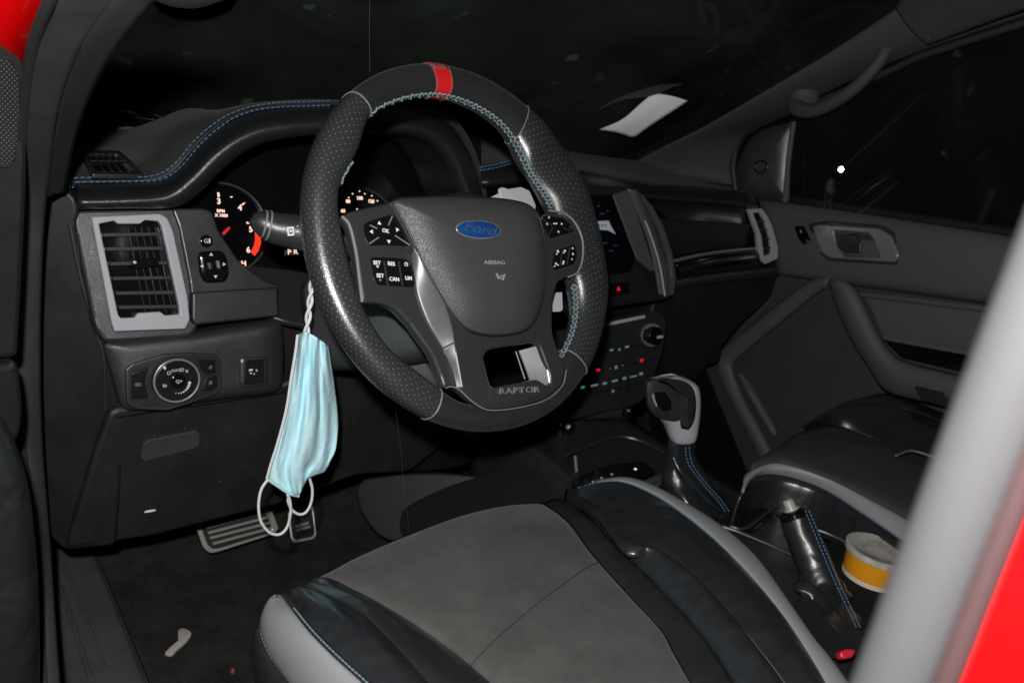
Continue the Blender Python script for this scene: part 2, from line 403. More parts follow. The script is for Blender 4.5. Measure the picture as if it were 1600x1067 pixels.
def disc(name, px, r_, pl, m, parent, off=0, thick=.006, bev=.001, ry=None, hole=0):
    c = to2([px], pl, off)[0]; ry = ry or r_
    L = [[c+V((r_*math.cos(a*math.pi/24), ry*math.sin(a*math.pi/24), 0)) for a in range(48)]]
    if hole: L.append([c+V((hole*math.cos(a*math.pi/24), hole*ry/r_*math.sin(a*math.pi/24), 0)) for a in range(48)])
    return plate(name, L, pl, m, parent, off, thick, bev, 0, raw2=True)
def tri(px, s, ang, pl, off):
    c = to2([px], pl, off)[0]; P, N, ex, ey = frame(pl); Q = P+N*off
    return [c+V((s*math.cos(ang+k*2*math.pi/3), s*math.sin(ang+k*2*math.pi/3), 0)) for k in range(3)]
def joined(name, objs, parent=None):
    """several lettering bits of one print become one mesh"""
    vs_ = []; fs = []; m = objs[0].data.materials[0]
    for o in objs:
        b = len(vs_); wm = wmat(o); vs_ += [wm @ v_.co for v_ in o.data.vertices]; fs += [tuple(i+b for i in p.vertices) for p in o.data.polygons]
        me = o.data; bpy.data.objects.remove(o); bpy.data.meshes.remove(me)
    return mesh(name, vs_, fs, m, parent, 30)

exec_parts = []
# ============================================================ floor
fl_rows = [[V((x, y, z)) for x in (-.45, -.2, 0, .15, .27)] for y, z in ((-.6, -.70), (-.2, -.70), (.1, -.70), (.38, -.70), (.54, -.695), (.66, -.64), (.76, -.52), (.84, -.3))]
fo = grid('floor', fl_rows, 'carpet', None, 5, 6, .01); tag(fo, kind='structure')

# ============================================================ car body
body = thing('car_body', 'red car body shell around the cabin, with door frame, pillars and windscreen', 'car body', V((-.45, 0, -.70)))
# windscreen plane
WP = (V((0, .74, .03)), V((0, -.53, -.85)).normalized())
ws = [Yp(60, 215, .66), at(330, -160, *WP), at(1750, -330, *WP), Yp(1240, 300, .70)]
def wsp(x, y): return at(x, y, *WP)
wq = [wsp(90, 212), wsp(200, -20), wsp(250, -120), wsp(700, -200), wsp(1560, -110), wsp(1484, -52), wsp(1415, 6), wsp(1302, 81), wsp(1202, 141), wsp(1102, 199), wsp(1042, 229), wsp(980, 264), wsp(850, 255), wsp(420, 235)]
mesh('windscreen', wq, [tuple(range(len(wq)))], 'wsglass', body)
# front pillar, driver side: three nested strips running from the roof down past the dash end
def pth(l): return [Yp(x, y, Y) for x, y, Y in l]
sB0 = pth([(105, -60, -.25), (85, 0, -.2), (55, 80, -.1), (42, 180, .02), (36, 300, .16), (28, 420, .2), (27, 560, .22), (40, 700, .24), (62, 850, .25), (68, 950, .2), (75, 1100, .1)])
sB1 = pth([(225, -60, -.28), (182, 0, -.22), (120, 85, -.12), (88, 180, .0), (72, 300, .17), (64, 420, .21), (62, 560, .23), (66, 700, .25), (78, 850, .26), (84, 950, .2), (95, 1100, .1)])
strip('front_pillar', sB0, sB1, 'pillar0', body, .006, V((-.5, -.85, .1)), 60, 8, .004)
sC1 = pth([(300, -60, -.34), (243, 0, -.25), (195, 55, -.17), (150, 125, -.05), (120, 200, .08), (105, 265, .2), (100, 300, .26)])
strip('door_seal', [q+V((0, .004, 0)) for q in sB1[:5]]+[Yp(70, 310, .2)], sC1, 'rubber', body, .014, V((-.4, -.9, .2)), 40, 10, .004)
tube('seal_lip', [q+V((-.003, -.006, 0)) for q in sB0], .0035, 'rubber', body, 8, sm=6)
mesh('outer_panel', pth([(-30, -60, .0), (110, -60, .0), (88, 0, .0), (62, 60, .05), (42, 100, .1), (30, 160, .1), (-30, 160, .1)]), [(0, 1, 2, 3, 4, 5, 6)], 'redpaint', body, solid=.004)
# inner sill: seat-side plastic with two ridges
sl0 = [Zp(76, 860, -.66), Zp(92, 960, -.665), Zp(112, 1120, -.67)]
sl1 = [Zp(140, 850, -.66), Zp(185, 960, -.665), Zp(250, 1120, -.67)]
slf = [q+V((0, 0, -.05)) + V((.02, 0, 0)) for q in sl1]
strip('sill_trim', sl0, sl1, 'mat', body, .004)
strip('sill_trim', sl1, slf, 'mat', body, 0)
for a, b in (((98, 880), (150, 1035)), ((118, 930), (142, 1000))): pass
tube('sill_ridge', [Zp(100, 884, -.657), Zp(128, 950, -.66), Zp(164, 1045, -.663)], .0035, 'mat', body, 8, sm=6)
tube('sill_ridge', [Zp(84, 890, -.657), Zp(106, 950, -.66), Zp(142, 1060, -.663)], .0035, 'mat', body, 8, sm=6)
# centre pillar close to the camera: grey rubber seal, red flange
cX = -.335
bp = [Xp(1665, 430-80, cX), Xp(1620, 560, cX), Xp(1530, 750, cX), Xp(1475, 900, cX), Xp(1402, 1067, cX), Xp(1380, 1150, cX)]
b0 = V((cX, -.672, 0))
tube('centre_pillar_seal', [Xp(x+62, y-14, cX) for x, y in ((1900, -330), (1790, -50), (1665, 262), (1600, 425), (1512, 640), (1425, 860), (1345, 1067), (1240, 1330), (1130, 1600))], .0100, 'sealnear', body, 20, sm=4)
tube('seal_edge', [Xp(x+128, y+12, cX-.004) for x, y in ((1900, -330), (1790, -50), (1665, 262), (1600, 425), (1512, 640), (1425, 860), (1345, 1067), (1240, 1330), (1130, 1600))], .0030, 'sealedge', body, 12, sm=4)
plate('centre_pillar', [(2040, -330), (1930, -50), (1810, 262), (1745, 425), (1655, 640), (1562, 860), (1476, 1067), (1370, 1330), (1260, 1600), (2200, 1600), (2900, -330)], (V((-.338, -.7, .1)), V((-1, 0.1, 0)).normalized()), 'redpaint', body, thick=.02, bev=.003)
# passenger side front pillar
pA = [wsp(975, 262), wsp(1040, 228), wsp(1100, 198), wsp(1200, 140), wsp(1300, 80), wsp(1413, 5), wsp(1480, -50)]
pB = [Xp(1160, 292, 1.08), Xp(1146, 262, 1.06), Xp(1171, 208, 1.04), Xp(1240, 172, 1.03), Xp(1330, 128, 1.02), Xp(1420, 88, 1.0), Xp(1600, 28, .98), Xp(1700, 0, .98)]
strip('front_pillar', pA, pB, 'pillar', body, .012, V((-.8, -.5, -.1)), 50, 12, .004)
strip('roof_lining', [wsp(1400, 10), wsp(1440, -60), wsp(1520, -140)], [Xp(1451, 70, .97), Xp(1600, 18, .96), Xp(1760, -30, .96)], 'pillar', body, .01, V((-.6, -.2, -.7)))
tube('trim_seam', [Xp(1431, -6, .93), Xp(1441, 30, .94), Xp(1451, 60, .95)], .0022, 'seam', body, 6)
# curved seal that frames the passenger window
tube('door_seal', [Xp(1150, 300, 1.06), Xp(1146, 255, 1.05), Xp(1162, 212, 1.04), Xp(1217, 181, 1.03), Xp(1300, 150, 1.02), Xp(1392, 110, 1.0), Xp(1440, 88, .99), Xp(1600, 36, .97), Xp(1700, 8, .97)], .007, 'rubber', body, 10, sm=8)
# grab handle on that pillar
gh = thing('grab_handle', 'black grab handle curving along the passenger side front pillar', 'grab handle', Xp(1260, 178, .99))
grab = [Xp(1240, 142, 1.0), Xp(1244, 168, .97), Xp(1275, 172, .96), Xp(1325, 146, .95), Xp(1365, 108, .95), Xp(1387, 76, .96), Xp(1396, 66, .99)]
tube('grip_bar', grab, [.014, .017, .014, .013, .012, .012, .013], 'pillar', gh, 12, sm=6)
dome('mounting_cap', [(1240, 126), (1262, 122), (1275, 134), (1278, 156), (1262, 166), (1243, 160), (1236, 142)], (Xp(1257, 142, .975), V((-.8, -.6, 0))), 'pillar', gh, H=.010, smooth=4)
dome('mounting_cap', [(1376, 66), (1390, 56), (1404, 62), (1402, 80), (1386, 86)], (Xp(1390, 70, .975), V((-.8, -.6, 0))), 'pillar', gh, H=.010, smooth=4)
# sun visor edge hanging at the top
sv = dome('sun_visor', [(205, -70), (235, -8), (262, 9), (300, 14), (335, 6), (360, -10), (380, -70)], (V((-.2, .20, .3)), V((-.3, -.9, -.2)).normalized()), 'rubber', None, H=.012, smooth=5)
tag(sv, 'dark rounded sun visor edge hanging at the top left of the windscreen', 'sun visor')

# ============================================================ dashboard
dash = thing('dashboard', 'black padded dashboard with blue double stitching across the whole cabin', 'dashboard', V((.35, .3, -.4)))
S = [(112, 288), (180, 286), (245, 282), (277, 264), (305, 232), (335, 204), (370, 183), (420, 171), (515, 166), (600, 172), (660, 178), (703, 196), (728, 232), (745, 275), (752, 310)]
SI = [(108, 262), (180, 262), (236, 250), (268, 215), (300, 193), (332, 180), (368, 168), (420, 161), (515, 159), (605, 168), (665, 173), (708, 190), (734, 228), (750, 272), (757, 308)]
Hh = [(122, 315), (200, 313), (262, 307), (300, 280), (338, 242), (378, 215), (428, 199), (520, 192), (600, 194), (655, 200), (692, 216), (716, 248), (730, 285), (738, 312), (745, 330)]
B = [(124, 325), (200, 324), (272, 322), (306, 303), (345, 265), (387, 233), (432, 217), (520, 207), (598, 207), (648, 212), (682, 230), (704, 260), (718, 295), (728, 318), (738, 335)]
rows = []
flat = [1, 1, .9, .6, .3, .1] + [0]*9
r0, r1, r2, r3, r4, r5, r6, r7, r8 = [], [], [], [], [], [], [], [], []
for i in range(15):
    s = Yp(*S[i], .33); h = Yp(*Hh[i], .262); b = Yp(*B[i], .272); t = Yp(*SI[i], .375)
    dn = flat[i]
    r1.append(V((t.x, .50, t.z*(.65 if not dn else .9)+.004))); r0.append(V((t.x, .70, .035)))
    r2.append(t); r3.append(s); r4.append(s.lerp(h, .5)+V((0, -.010, .004))); r5.append(h)
    r6.append(b); r7.append(b+V((0, .03, -.001))); r8.append(b+V((0, .13, -.008)))
brow = grid('padded_brow', [r3, r4, r5, r6, r7, r8], 'vinyl', dash, 6, 5, .003)
grid('top_pad', [r0, r1, r2, r3], 'dashtop', dash, 5, 5, .003)
st1 = [Yp(x-3, y-4, .334) for x, y in S[:9]]; st2 = [Yp(x+2, y+3.5, .326) for x, y in S[:9]]
st1 = [Yp(x, y, .33)+V((0, -.0005, .0018)) for x, y in [(108, 296), (109, 285), (118, 281), (180, 280), (240, 277), (272, 258), (300, 225), (332, 197), (368, 177), (420, 165), (515, 161)]]
st2 = [Yp(x, y, .322)+V((0, -.0005, .0022)) for x, y in [(113, 297), (116, 290), (126, 288), (180, 287), (246, 284), (280, 265), (308, 232), (338, 205), (372, 184), (422, 172), (515, 168)]]
stitches('stitching', [q+V((0, -.004, .001)) for q in st1], 'thread', dash, .0048, .0022, .0009)
stitches('stitching', [q+V((0, -.004, .001)) for q in st2], 'thread', dash, .0048, .0022, .0009)
# windscreen lower edge strip
tube('windscreen_ledge', [V((-.42, .69, .040)), V((-.1, .70, .040)), V((.4, .71, .04))], .004, 'pale', dash, 6)
# defroster outlet on the left of the dash top
PT = (V((-.32, .40, .017)), V((0, -.12, .99)).normalized())
gr_out = [(125, 234), (186, 235), (205, 250), (226, 273), (144, 272), (134, 255)]
dv = plate('defroster_vent', [gr_out, [(136, 240), (183, 240), (214, 268), (150, 267)]], PT, 'dash', dash, off=.011, thick=.006, bev=.001)
bars = []
for k in range(4):
    a = .2+.2*k
    bars.append([at(136+a*47, 240, PT[0]+PT[1]*.010, PT[1]), at(150+a*64, 268, PT[0]+PT[1]*.010, PT[1])])
bars.append([at(140, 252, PT[0]+PT[1]*.010, PT[1]), at(196, 252, PT[0]+PT[1]*.010, PT[1])])
multi('slat', bars, .0014, 'dash', dv)
plate('vent_floor', [(133, 237), (184, 237), (218, 271), (147, 270)], PT, 'gloss', dv, off=.008, thick=.002, bev=.0002)

# left dash face -------------------------------------------------
PV = (V((-.298, .28, -.098)), V((0, -.97, .24)).normalized())
PLo = (V((-.25, .262, -.22)), V((0, -.985, .17)).normalized())
PK = (V((-.25, .275, -.36)), V((0, -.99, -.10)).normalized())
# back carcass behind the face
plate('carcass', [V((-.40, 0.31, -.01)), V((-.25, .31, -.01)), V((-.20, .31, -.05)), V((-.14, .31, -.17)), V((.24, .31, -.17)), V((.28, .31, .0)), V((.98, .31, .0)), V((.98, .31, -.33)), V((.55, .31, -.36)), (V((-.05, .31, -.46))), V((-.37, .31, -.44))], (V((0, .33, 0)), V((0, -1, 0))), 'dark', dash, px=False, thick=.05, bev=.004)
plate('side_end', [(62, 296), (113, 300), (124, 330), (116, 350), (152, 515), (170, 540), (196, 650), (180, 852), (100, 860), (74, 835), (60, 560)], (V((-.36, .292, -.2)), V((-.35, -.93, .0)).normalized()), 'dark', dash, thick=.03, bev=.004, rnd=.01)
tube('side_crease', [at(x, y, V((-.36, .288, -.2)), V((-.35, -.93, 0)).normalized()) for x, y in [(109, 350), (125, 430), (148, 515), (162, 560), (165, 640)]], .0025, 'smooth', dash, 8, sm=6)
plate('vent_surround', [(112, 326), (282, 322), (300, 345), (312, 430), (312, 512), (300, 528), (162, 538), (146, 510), (115, 352)], PV, 'dash', dash, off=-.004, thick=.03, bev=.006, rnd=.012)
# vent
vent = plate('air_vent', [[(143, 339), (250, 334), (262, 341), (271, 362), (293, 462), (297, 499), (290, 514), (179, 518), (174, 502)],
       [(155, 350), (179, 345), (184, 350), (219, 350), (227, 344), (248, 346), (253, 354), (280, 479), (281, 491), (258, 493), (251, 487), (216, 489), (211, 496), (189, 497), (185, 492)]], PV, 'grey', dash, off=.010, thick=.012, bev=.0018, rnd=.0015)
vent['label'] = 'silver grey vent frame left of the steering wheel'
plate('vent_duct', [(148, 343), (256, 340), (287, 485), (284, 500), (182, 503)], PV, 'gloss', vent, off=-.003, thick=.004, bev=.0005)
PVs = lambda x, y, o: at(x, y, PV[0]+PV[1]*o, PV[1])
for k, (yl, xl, xr) in enumerate(((367, 161, 249), (389, 166, 255), (412, 171, 261), (435, 176, 266), (458, 181, 271), (480, 185, 277))):
    yr = yl-1
    a = plate('slat', [(xl, yl-2.8), (xr, yr-3.2), (xr+1, yr+2.8), (xl+1, yl+3.2)], PV, 'dark', vent, off=.004+0*k, thick=.010, bev=.0006, rnd=.0004)
for k in range(8):
    t = .1+.115*k; xa, xb = 158+t*94, 186+t*94
    plate('vane', [(xa-1.0, 355), (xa+1.2, 355), (xb+1.2, 492), (xb-1, 492)], PV, 'button', vent, off=-.0035+.0002*k, thick=.003, bev=.0003, rnd=0)
plate('thumb_tab', [(206, 405), (246, 403), (250, 415), (232, 418), (214, 421), (206, 416)], PV, 'gloss', vent, off=.009, thick=.006, bev=.002, rnd=.002)
disc('thumb_pin', (211, 410), .0022, PV, 'chrome', vent, off=.0105, thick=.003)
# switch panel between vent and wheel
plate('switch_panel', [(268, 326), (318, 325), (332, 330), (342, 360), (374, 408), (412, 437), (436, 446), (434, 470), (300, 480), (296, 440), (278, 350)], PV, 'smooth', dash, off=.0, thick=.03, bev=.003, rnd=.006)
plate('lower_switch_block', [(300, 457), (434, 449), (436, 494), (306, 508), (300, 500)], PV, 'smooth', dash, off=.010, thick=.03, bev=.003, rnd=.003)
ms = dome('mirror_switch', [(308, 394), (346, 391), (355, 403), (358, 430), (352, 441), (320, 443), (312, 430)], PV, 'gloss', dash, off=.001, H=.003, rnd=.006, p=5)
prints = [plate('t', tri(c, .0028, a, PV, .0048), PV, 'white', ms, off=.0048, thick=.0006, bev=.0001, rnd=0, raw2=True) for c, a in (((330, 398), rad(90)), ((337, 432), rad(-90)), ((316, 416), rad(180)), ((350, 413), rad(0)))]
joined('arrow_print', prints, ms)
plate('joystick', [(325, 410), (331, 409), (333, 421), (327, 422)], PV, 'smooth', ms, off=.007, thick=.004, bev=.001, rnd=.002)
plate('joystick', [(338, 407), (343, 407), (345, 419), (340, 420)], PV, 'seam', ms, off=.007, thick=.004, bev=.001, rnd=.002)
rb = disc('fold_button', (323, 377), .0082, PV, 'gloss', dash, off=.004, thick=.005, bev=.0015)
joined('fold_print', [text('t', 'G', (322, 377), .0055, PV, 'white', rb, off=.0046), plate('t', [(326, 373), (329, 373), (329, 380), (326, 380)], PV, 'white', rb, off=.0046, thick=.0006, bev=.0001, rnd=0)], rb)
# lower light-control panel
lp = dome('light_panel', [(160, 536), (300, 520), (432, 500), (441, 508), (443, 560), (441, 604), (432, 613), (300, 630), (202, 642), (190, 636), (172, 570)], PLo, 'dash', dash, off=.0, H=.010, p=9, rnd=.008, base=.03, rings=14)
lc = plate('light_control', [(196, 577), (205, 569), (256, 553), (300, 551), (337, 554), (345, 562), (348, 606), (340, 615), (300, 630), (262, 642), (216, 640), (198, 632)], PLo, 'smooth', dash, off=.014, thick=.006, bev=.0018, rnd=.003)
plate('control_well', [(202, 579), (210, 573), (258, 558), (300, 556), (334, 558), (341, 566), (343, 604), (336, 611), (300, 625), (262, 636), (219, 635), (203, 629)], PLo, 'dark', lc, off=.0148, thick=.003, bev=.0005, rnd=.003)
plate('fog_button', [(206, 583), (232, 573), (228, 588), (226, 600), (232, 622), (206, 624)], PLo, 'button', lc, off=.0175, thick=.004, bev=.0012, rnd=.002)
plate('dimmer_button', [(310, 562), (336, 563), (338, 582), (322, 586), (314, 576)], PLo, 'button', lc, off=.0172, thick=.004, bev=.0012, rnd=.002)
plate('dimmer_button', [(322, 590), (339, 586), (340, 604), (330, 610), (314, 612)], PLo, 'button', lc, off=.0172, thick=.004, bev=.0012, rnd=.002)
kn = disc('rotary_knob', (277, 595), .0290, PLo, 'smooth', lc, off=.030, thick=.016, bev=.003)
disc('knob_ring', (277, 595), .0285, PLo, 'satin', kn, off=.0312, thick=.003, hole=.0258, bev=.0008)
disc('knob_face', (277, 595), .0255, PLo, 'button', kn, off=.0305, thick=.003, bev=.0006)
disc('knob_centre', (279, 596), .0095, PLo, 'gloss', kn, off=.0325, thick=.003, bev=.001)
O = .0308
kp = [text('t', s, p, h, PLo, 'white', kn, off=O, rot=r_) for s, p, h, r_ in (('O', (264, 583), .0045, 0), ('DOC', (274, 579), .003, 0), ('ID', (284, 578), .0042, 0), ('*', (292, 582), .0065, 0), ('o', (258, 602), .0055, 0), ('(', (255, 602), .0035, 0))]
kp.append(text('t', 'Q+', (280, 596), .0042, PLo, 'white', kn, off=.033))
for k in range(8):
    a = rad(-100+k*13); r_ = 19.5
    kp.append(disc('t', (278+r_*math.cos(a)*.95, 595-r_*math.sin(a)), .0006+.00018*k, PLo, 'white', kn, off=O, thick=.0005, bev=.0001))
kp.append(plate('t', [(254, 574), (257, 571), (260, 575), (258, 578)], PLo, 'litblue', kn, off=O+.001, thick=.0006, bev=.0001, rnd=0))
joined('knob_print', kp, kn)
joined('fog_print', [text('t', 'D', (218, 601), .0042, PLo, 'dimprint', lc, off=.0178), text('t', '0', (213, 601), .0042, PLo, 'dimprint', lc, off=.0178)], lc)
joined('dimmer_print', [text('t', '(F', (329, 574), .0042, PLo, 'dimprint', lc, off=.0175), text('t', '(E', (329, 598), .0042, PLo, 'dimprint', lc, off=.0175)], lc)
tb = dome('tailgate_button', [(379, 559), (414, 557), (418, 562), (419, 598), (415, 603), (380, 606), (375, 601), (375, 564)], PLo, 'smooth', dash, off=.0125, H=.002, p=8, rnd=.003)
plate('button_cap', [(383, 563), (412, 561), (413, 598), (382, 601)], PLo, 'button', tb, off=.0152, thick=.003, bev=.001, rnd=.002)
joined('button_print', [text('t', 'a', (401, 578), .0045, PLo, 'white', tb, off=.0156), disc('t', (392, 583), .0012, PLo, 'white', tb, off=.0156, thick=.0005, bev=.0001), disc('t', (397, 584), .0010, PLo, 'white', tb, off=.0156, thick=.0005, bev=.0001), plate('t', [(389, 577), (395, 576), (395, 579), (389, 580)], PLo, 'white', tb, off=.0156, thick=.0005, bev=.0001, rnd=0)], tb)
# knee panel
kpnl = plate('knee_panel', [(172, 640), (300, 622), (440, 600), (560, 560), (690, 560), (700, 690), (640, 738), (560, 742), (430, 790), (330, 815), (240, 838), (102, 858), (150, 700)], PK, 'knee', dash, off=-.004, thick=.03, bev=.006, rnd=.012)
plate('release_recess', [(224, 693), (236, 687), (308, 673), (313, 677), (311, 697), (304, 701), (226, 721), (220, 716)], PK, 'pillar0', dash, off=.0005, thick=.006, bev=.001, rnd=.003)
tube('panel_seam', [at(x, y, PK[0]+PK[1]*-.003, PK[1]) for x, y in [(182, 652), (260, 640), (430, 616), (446, 612)]], .0012, 'gloss', dash, 6)
disc('panel_clip', (235, 799), .0075, PK, 'paper', dash, off=.001, thick=.003, ry=.0016)

# instrument cluster ---------------------------------------------
PC = (V((.05, .40, -.05)), V((0, -.94, .34)).normalized())
ic = plate('instrument_cluster', [(318, 300), (345, 255), (430, 215), (600, 200), (690, 225), (745, 300), (745, 400), (640, 440), (420, 450), (370, 420)], PC, 'gloss', dash, thick=.01, rnd=.02)
plate('cluster_hood', [(325, 420), (405, 415), (480, 425), (560, 445), (540, 520), (430, 500)], (V((-.05, .33, -.12)), V((0, -.6, .8)).normalized()), 'smooth', dash, thick=.01, bev=.003, rnd=.02)
PG = (PC[0]+PC[1]*.004, PC[1])
g1 = disc('dial', (350, 356), .062, PC, 'screen', ic, off=.006, thick=.005)
g2 = disc('dial', (566, 356), .062, PC, 'screen', ic, off=.006, thick=.005)
disc('dial_ring', (566, 356), .066, PC, 'smooth', ic, off=.012, thick=.01, hole=.0625)
disc('dial_ring', (350, 356), .066, PC, 'smooth', ic, off=.012, thick=.01, hole=.0625)
o_ = .0068
L1 = [text('t', '3', (342, 315), .008, PC, 'lit', g1, off=o_, bold=.0003), text('t', '4', (375, 325), .008, PC, 'lit', g1, off=o_, bold=.0003), text('t', '5', (392, 359), .008, PC, 'lit', g1, off=o_, bold=.0003), text('t', '6', (388, 391), .008, PC, 'lit', g1, off=o_, bold=.0003),
      text('t', 'RPM', (345, 330), .0042, PC, 'lit', g1, off=o_, bold=.0002), text('t', 'X 1000', (346, 337), .0042, PC, 'lit', g1, off=o_, bold=.0002), text('t', 'H', (381, 412), .007, PC, 'lit', g1, off=o_, bold=.0003)]
for a, b in (((341, 301), (342, 308)), ((362, 307), (361.5, 309)), ((382, 317), (378, 321)), ((386, 347), (388, 350))):
    L1.append(plate('t', [(a[0]-1.6, a[1]), (a[0]+1.6, a[1]), (b[0]+1.6, b[1]), (b[0]-1.6, b[1])], PC, 'lit', g1, off=o_, thick=.0006, bev=.0001, rnd=0))
joined('dial_numerals', L1, g1)
plate('red_zone', [(398, 361), (407, 364), (408, 380), (404, 392), (398, 400), (392, 394), (397, 384), (399, 374)], PC, 'litred', g1, off=o_, thick=.0006, bev=.0001, rnd=.001)
plate('needle', [(347, 364), (358, 354), (360, 357), (350, 368)], PC, 'hazard', g1, off=.009, thick=.001, bev=.0001, rnd=0)
plate('warning_mark', [(370, 406), (376, 409), (379, 413), (375, 412)], PC, 'litred', g1, off=o_, thick=.0006, bev=.0001, rnd=0)
L2 = [text('t', s, p, .0052, PC, 'lit', g2, off=o_, bold=.0003) for s, p in (('80', (544, 315)), ('100', (562, 310)), ('120', (580, 315)), ('60', (536, 330)))]
L2 += [disc('t', p, .0012, PC, 'lit', g2, off=o_, thick=.0006, bev=.0001) for p in ((551, 303), (562, 299), (570, 303), (581, 306), (590, 314), (545, 309), (558, 327))]
joined('dial_numerals', L2, g2)
joined('gear_readout', [text('t', 'P', (452, 394.5), .0075, PC, 'lit', ic, off=.006, bold=.0002), text('t', 'R', (462, 393.5), .0075, PC, 'lit', ic, off=.006, bold=.0002)], ic)

# centre and passenger dash top ----------------------------------
F_ = [(752, 212), (830, 222), (900, 236), (956, 244), (1005, 250), (1060, 266), (1110, 278), (1160, 288)]
M_ = [(752, 235), (830, 240), (900, 250), (956, 258), (1005, 266), (1060, 278), (1115, 289), (1168, 298)]
T_ = [(752, 262), (830, 256), (900, 268), (960, 280), (1010, 290), (1060, 292), (1120, 296), (1178, 304)]
Q_ = [(752, 285), (830, 280), (900, 288), (960, 298), (1015, 306), (1060, 310), (1120, 314), (1184, 319)]
U_ = [(754, 292), (830, 288), (900, 294), (960, 303), (1018, 312), (1060, 316), (1120, 320), (1184, 325)]
grid('top_pad', [[Yp(*q, .70) for q in F_], [Yp(*q, .5) for q in M_], [Yp(*q, .37) for q in T_]], 'dashtop', dash, 5, 5)
grid('padded_brow', [[Yp(*q, .37) for q in T_], [Yp(q[0], q[1]+6, .335) for q in T_], [Yp(*q, .31) for q in Q_], [Yp(*q, .325) for q in U_], [Yp(q[0], q[1]+3, .38) for q in U_]], 'vinyl', dash, 5, 5)
stitches('stitching', [Yp(748, 267, .33), Yp(775, 262, .33), Yp(806, 254, .33)], 'thread', dash, .0055, .0025, .0012)
stitches('stitching', [Yp(750, 262, .335), Yp(775, 257, .335), Yp(806, 249, .335)], 'thread', dash, .0055, .0025, .0012)
PF = (V((.85, .325, 0)), V((0, -.99, .12)).normalized())
plate('fascia', [(1000, 310), (1060, 315), (1184, 322), (1196, 370), (1190, 394), (1120, 402), (1056, 412), (1040, 340)], PF, 'gloss', dash, off=-.012, thick=.03, bev=.004, rnd=.01)
tube('fascia_trim', [at(x, y, PF[0], PF[1]) for x, y in [(1052, 408), (1090, 399), (1130, 393), (1184, 388)]], .0032, 'satin', dash, 8, sm=5)
strip('fascia_lower', [at(x, y, PF[0]+PF[1]*.004, PF[1]) for x, y in [(1052, 411), (1090, 402), (1130, 396), (1190, 392)]], [at(x, y, PF[0]-PF[1]*.004, PF[1]) for x, y in [(1052, 440), (1090, 433), (1130, 428), (1200, 420)]], 'gloss', dash, .012, V((0, -1, .2)))
strip('glovebox_edge', [at(x, y, PF[0]+PF[1]*.004, PF[1]) for x, y in [(1050, 438), (1090, 431), (1130, 426), (1208, 417)]], [at(x, y, PF[0]-PF[1]*.004, PF[1]) for x, y in [(1050, 452), (1090, 446), (1130, 441), (1208, 432)]], 'smooth', dash, .010, V((0, -1, .2)))
plate('glovebox', [(1030, 440), (1090, 436), (1212, 424), (1214, 440), (1205, 465), (1160, 505), (1110, 562), (1092, 590), (1030, 600), (1000, 560)], PF, 'dark', dash, off=-.006, thick=.03, bev=.006, rnd=.015)
PV2 = (V((1.03, .30, -.03)), V((-.25, -.95, .15)).normalized())
v2 = plate('air_vent', [[(1170, 327), (1191, 326), (1200, 338), (1208, 356), (1216, 386), (1216, 404), (1196, 413), (1188, 406), (1184, 366)], [(1177, 333), (1188, 332), (1196, 346), (1204, 372), (1207, 396), (1194, 401), (1190, 368)]], PV2, 'grey', dash, off=.0, thick=.012, bev=.0015, rnd=.003)
v2['label'] = 'narrow silver grey vent frame at the far passenger end'
plate('vent_duct', [(1172, 330), (1192, 330), (1210, 374), (1212, 402), (1192, 406), (1186, 368)], PV2, 'gloss', v2, off=-.008, thick=.004)
for k in range(4): plate('slat', [(1180+k*4, 345+k*14), (1196+k*3.5, 344+k*14), (1197+k*3.5, 346.5+k*14), (1181+k*4, 347.5+k*14)], PV2, 'smooth', v2, off=-.002, thick=.006, bev=.0004, rnd=0)
# carcass behind dash centre
# centre display ---------------------------------------------------
PS = (V((.5, .25, -.04)), V((-.02, -.965, .25)).normalized())
ds = plate('display_unit', [(850, 296), (930, 291), (985, 291), (1000, 300), (1024, 340), (1040, 395), (1046, 440), (1046, 466), (1030, 470), (960, 480), (870, 500)], PS, 'dark', dash, off=-.006, thick=.06, bev=.004, rnd=.01)
plate('display_screen', [(860, 306), (957, 304), (994, 403), (985, 425), (880, 440)], PS, 'screen', ds, off=.002, thick=.006, bev=.0005, rnd=.002)
plate('display_bezel', [(958, 305), (979, 297), (986, 303), (1024, 422), (1019, 424), (995, 404)], PS, 'teal', ds, off=.0045, thick=.010, bev=.002, rnd=.002)
strip('side_trim', [at(x, y, PS[0]+PS[1]*.006, PS[1]) for x, y in [(979, 295), (996, 335), (1012, 378), (1022, 420), (1029, 461)]], [at(x, y, PS[0]+PS[1]*.002, PS[1]) for x, y in [(995, 300), (1011, 338), (1030, 388), (1041, 435), (1043, 464)]], 'dimgrey', ds, .007, V((.2, -1, .3)))
plate('air_vent', [[(996, 303), (1004, 304), (1020, 322), (1038, 355), (1051, 396), (1057, 436), (1053, 460), (1042, 465), (1043, 440), (1031, 388), (1012, 338)], [(1004, 314), (1015, 325), (1033, 360), (1046, 400), (1050, 432), (1047, 436), (1035, 388), (1017, 340)]], PS, 'dimgrey', dash, off=.004, thick=.012, bev=.0015, rnd=.002)['label'] = 'thin curved silver vent frame beside the centre display'
tube('trim_highlight', [at(x, y, PS[0]+PS[1]*.014, PS[1]) for x, y in [(1008, 345), (1021, 380), (1031, 415), (1037, 450), (1039, 462)]], .0016, 'grey', ds, 8, sm=4)  # thin pale tube painted in as the highlight along the side trim
hz = joined('hazard_mark', [plate('t', tri((967, 452), .0055, rad(90), PS, .0), PS, 'hazard', ds, off=.0, thick=.0012, bev=.0001, rnd=0, raw2=True)], ds)
plate('hazard_button', [(950, 444), (985, 440), (984, 458), (950, 464)], PS, 'gloss', ds, off=-.0015, thick=.004, bev=.001)
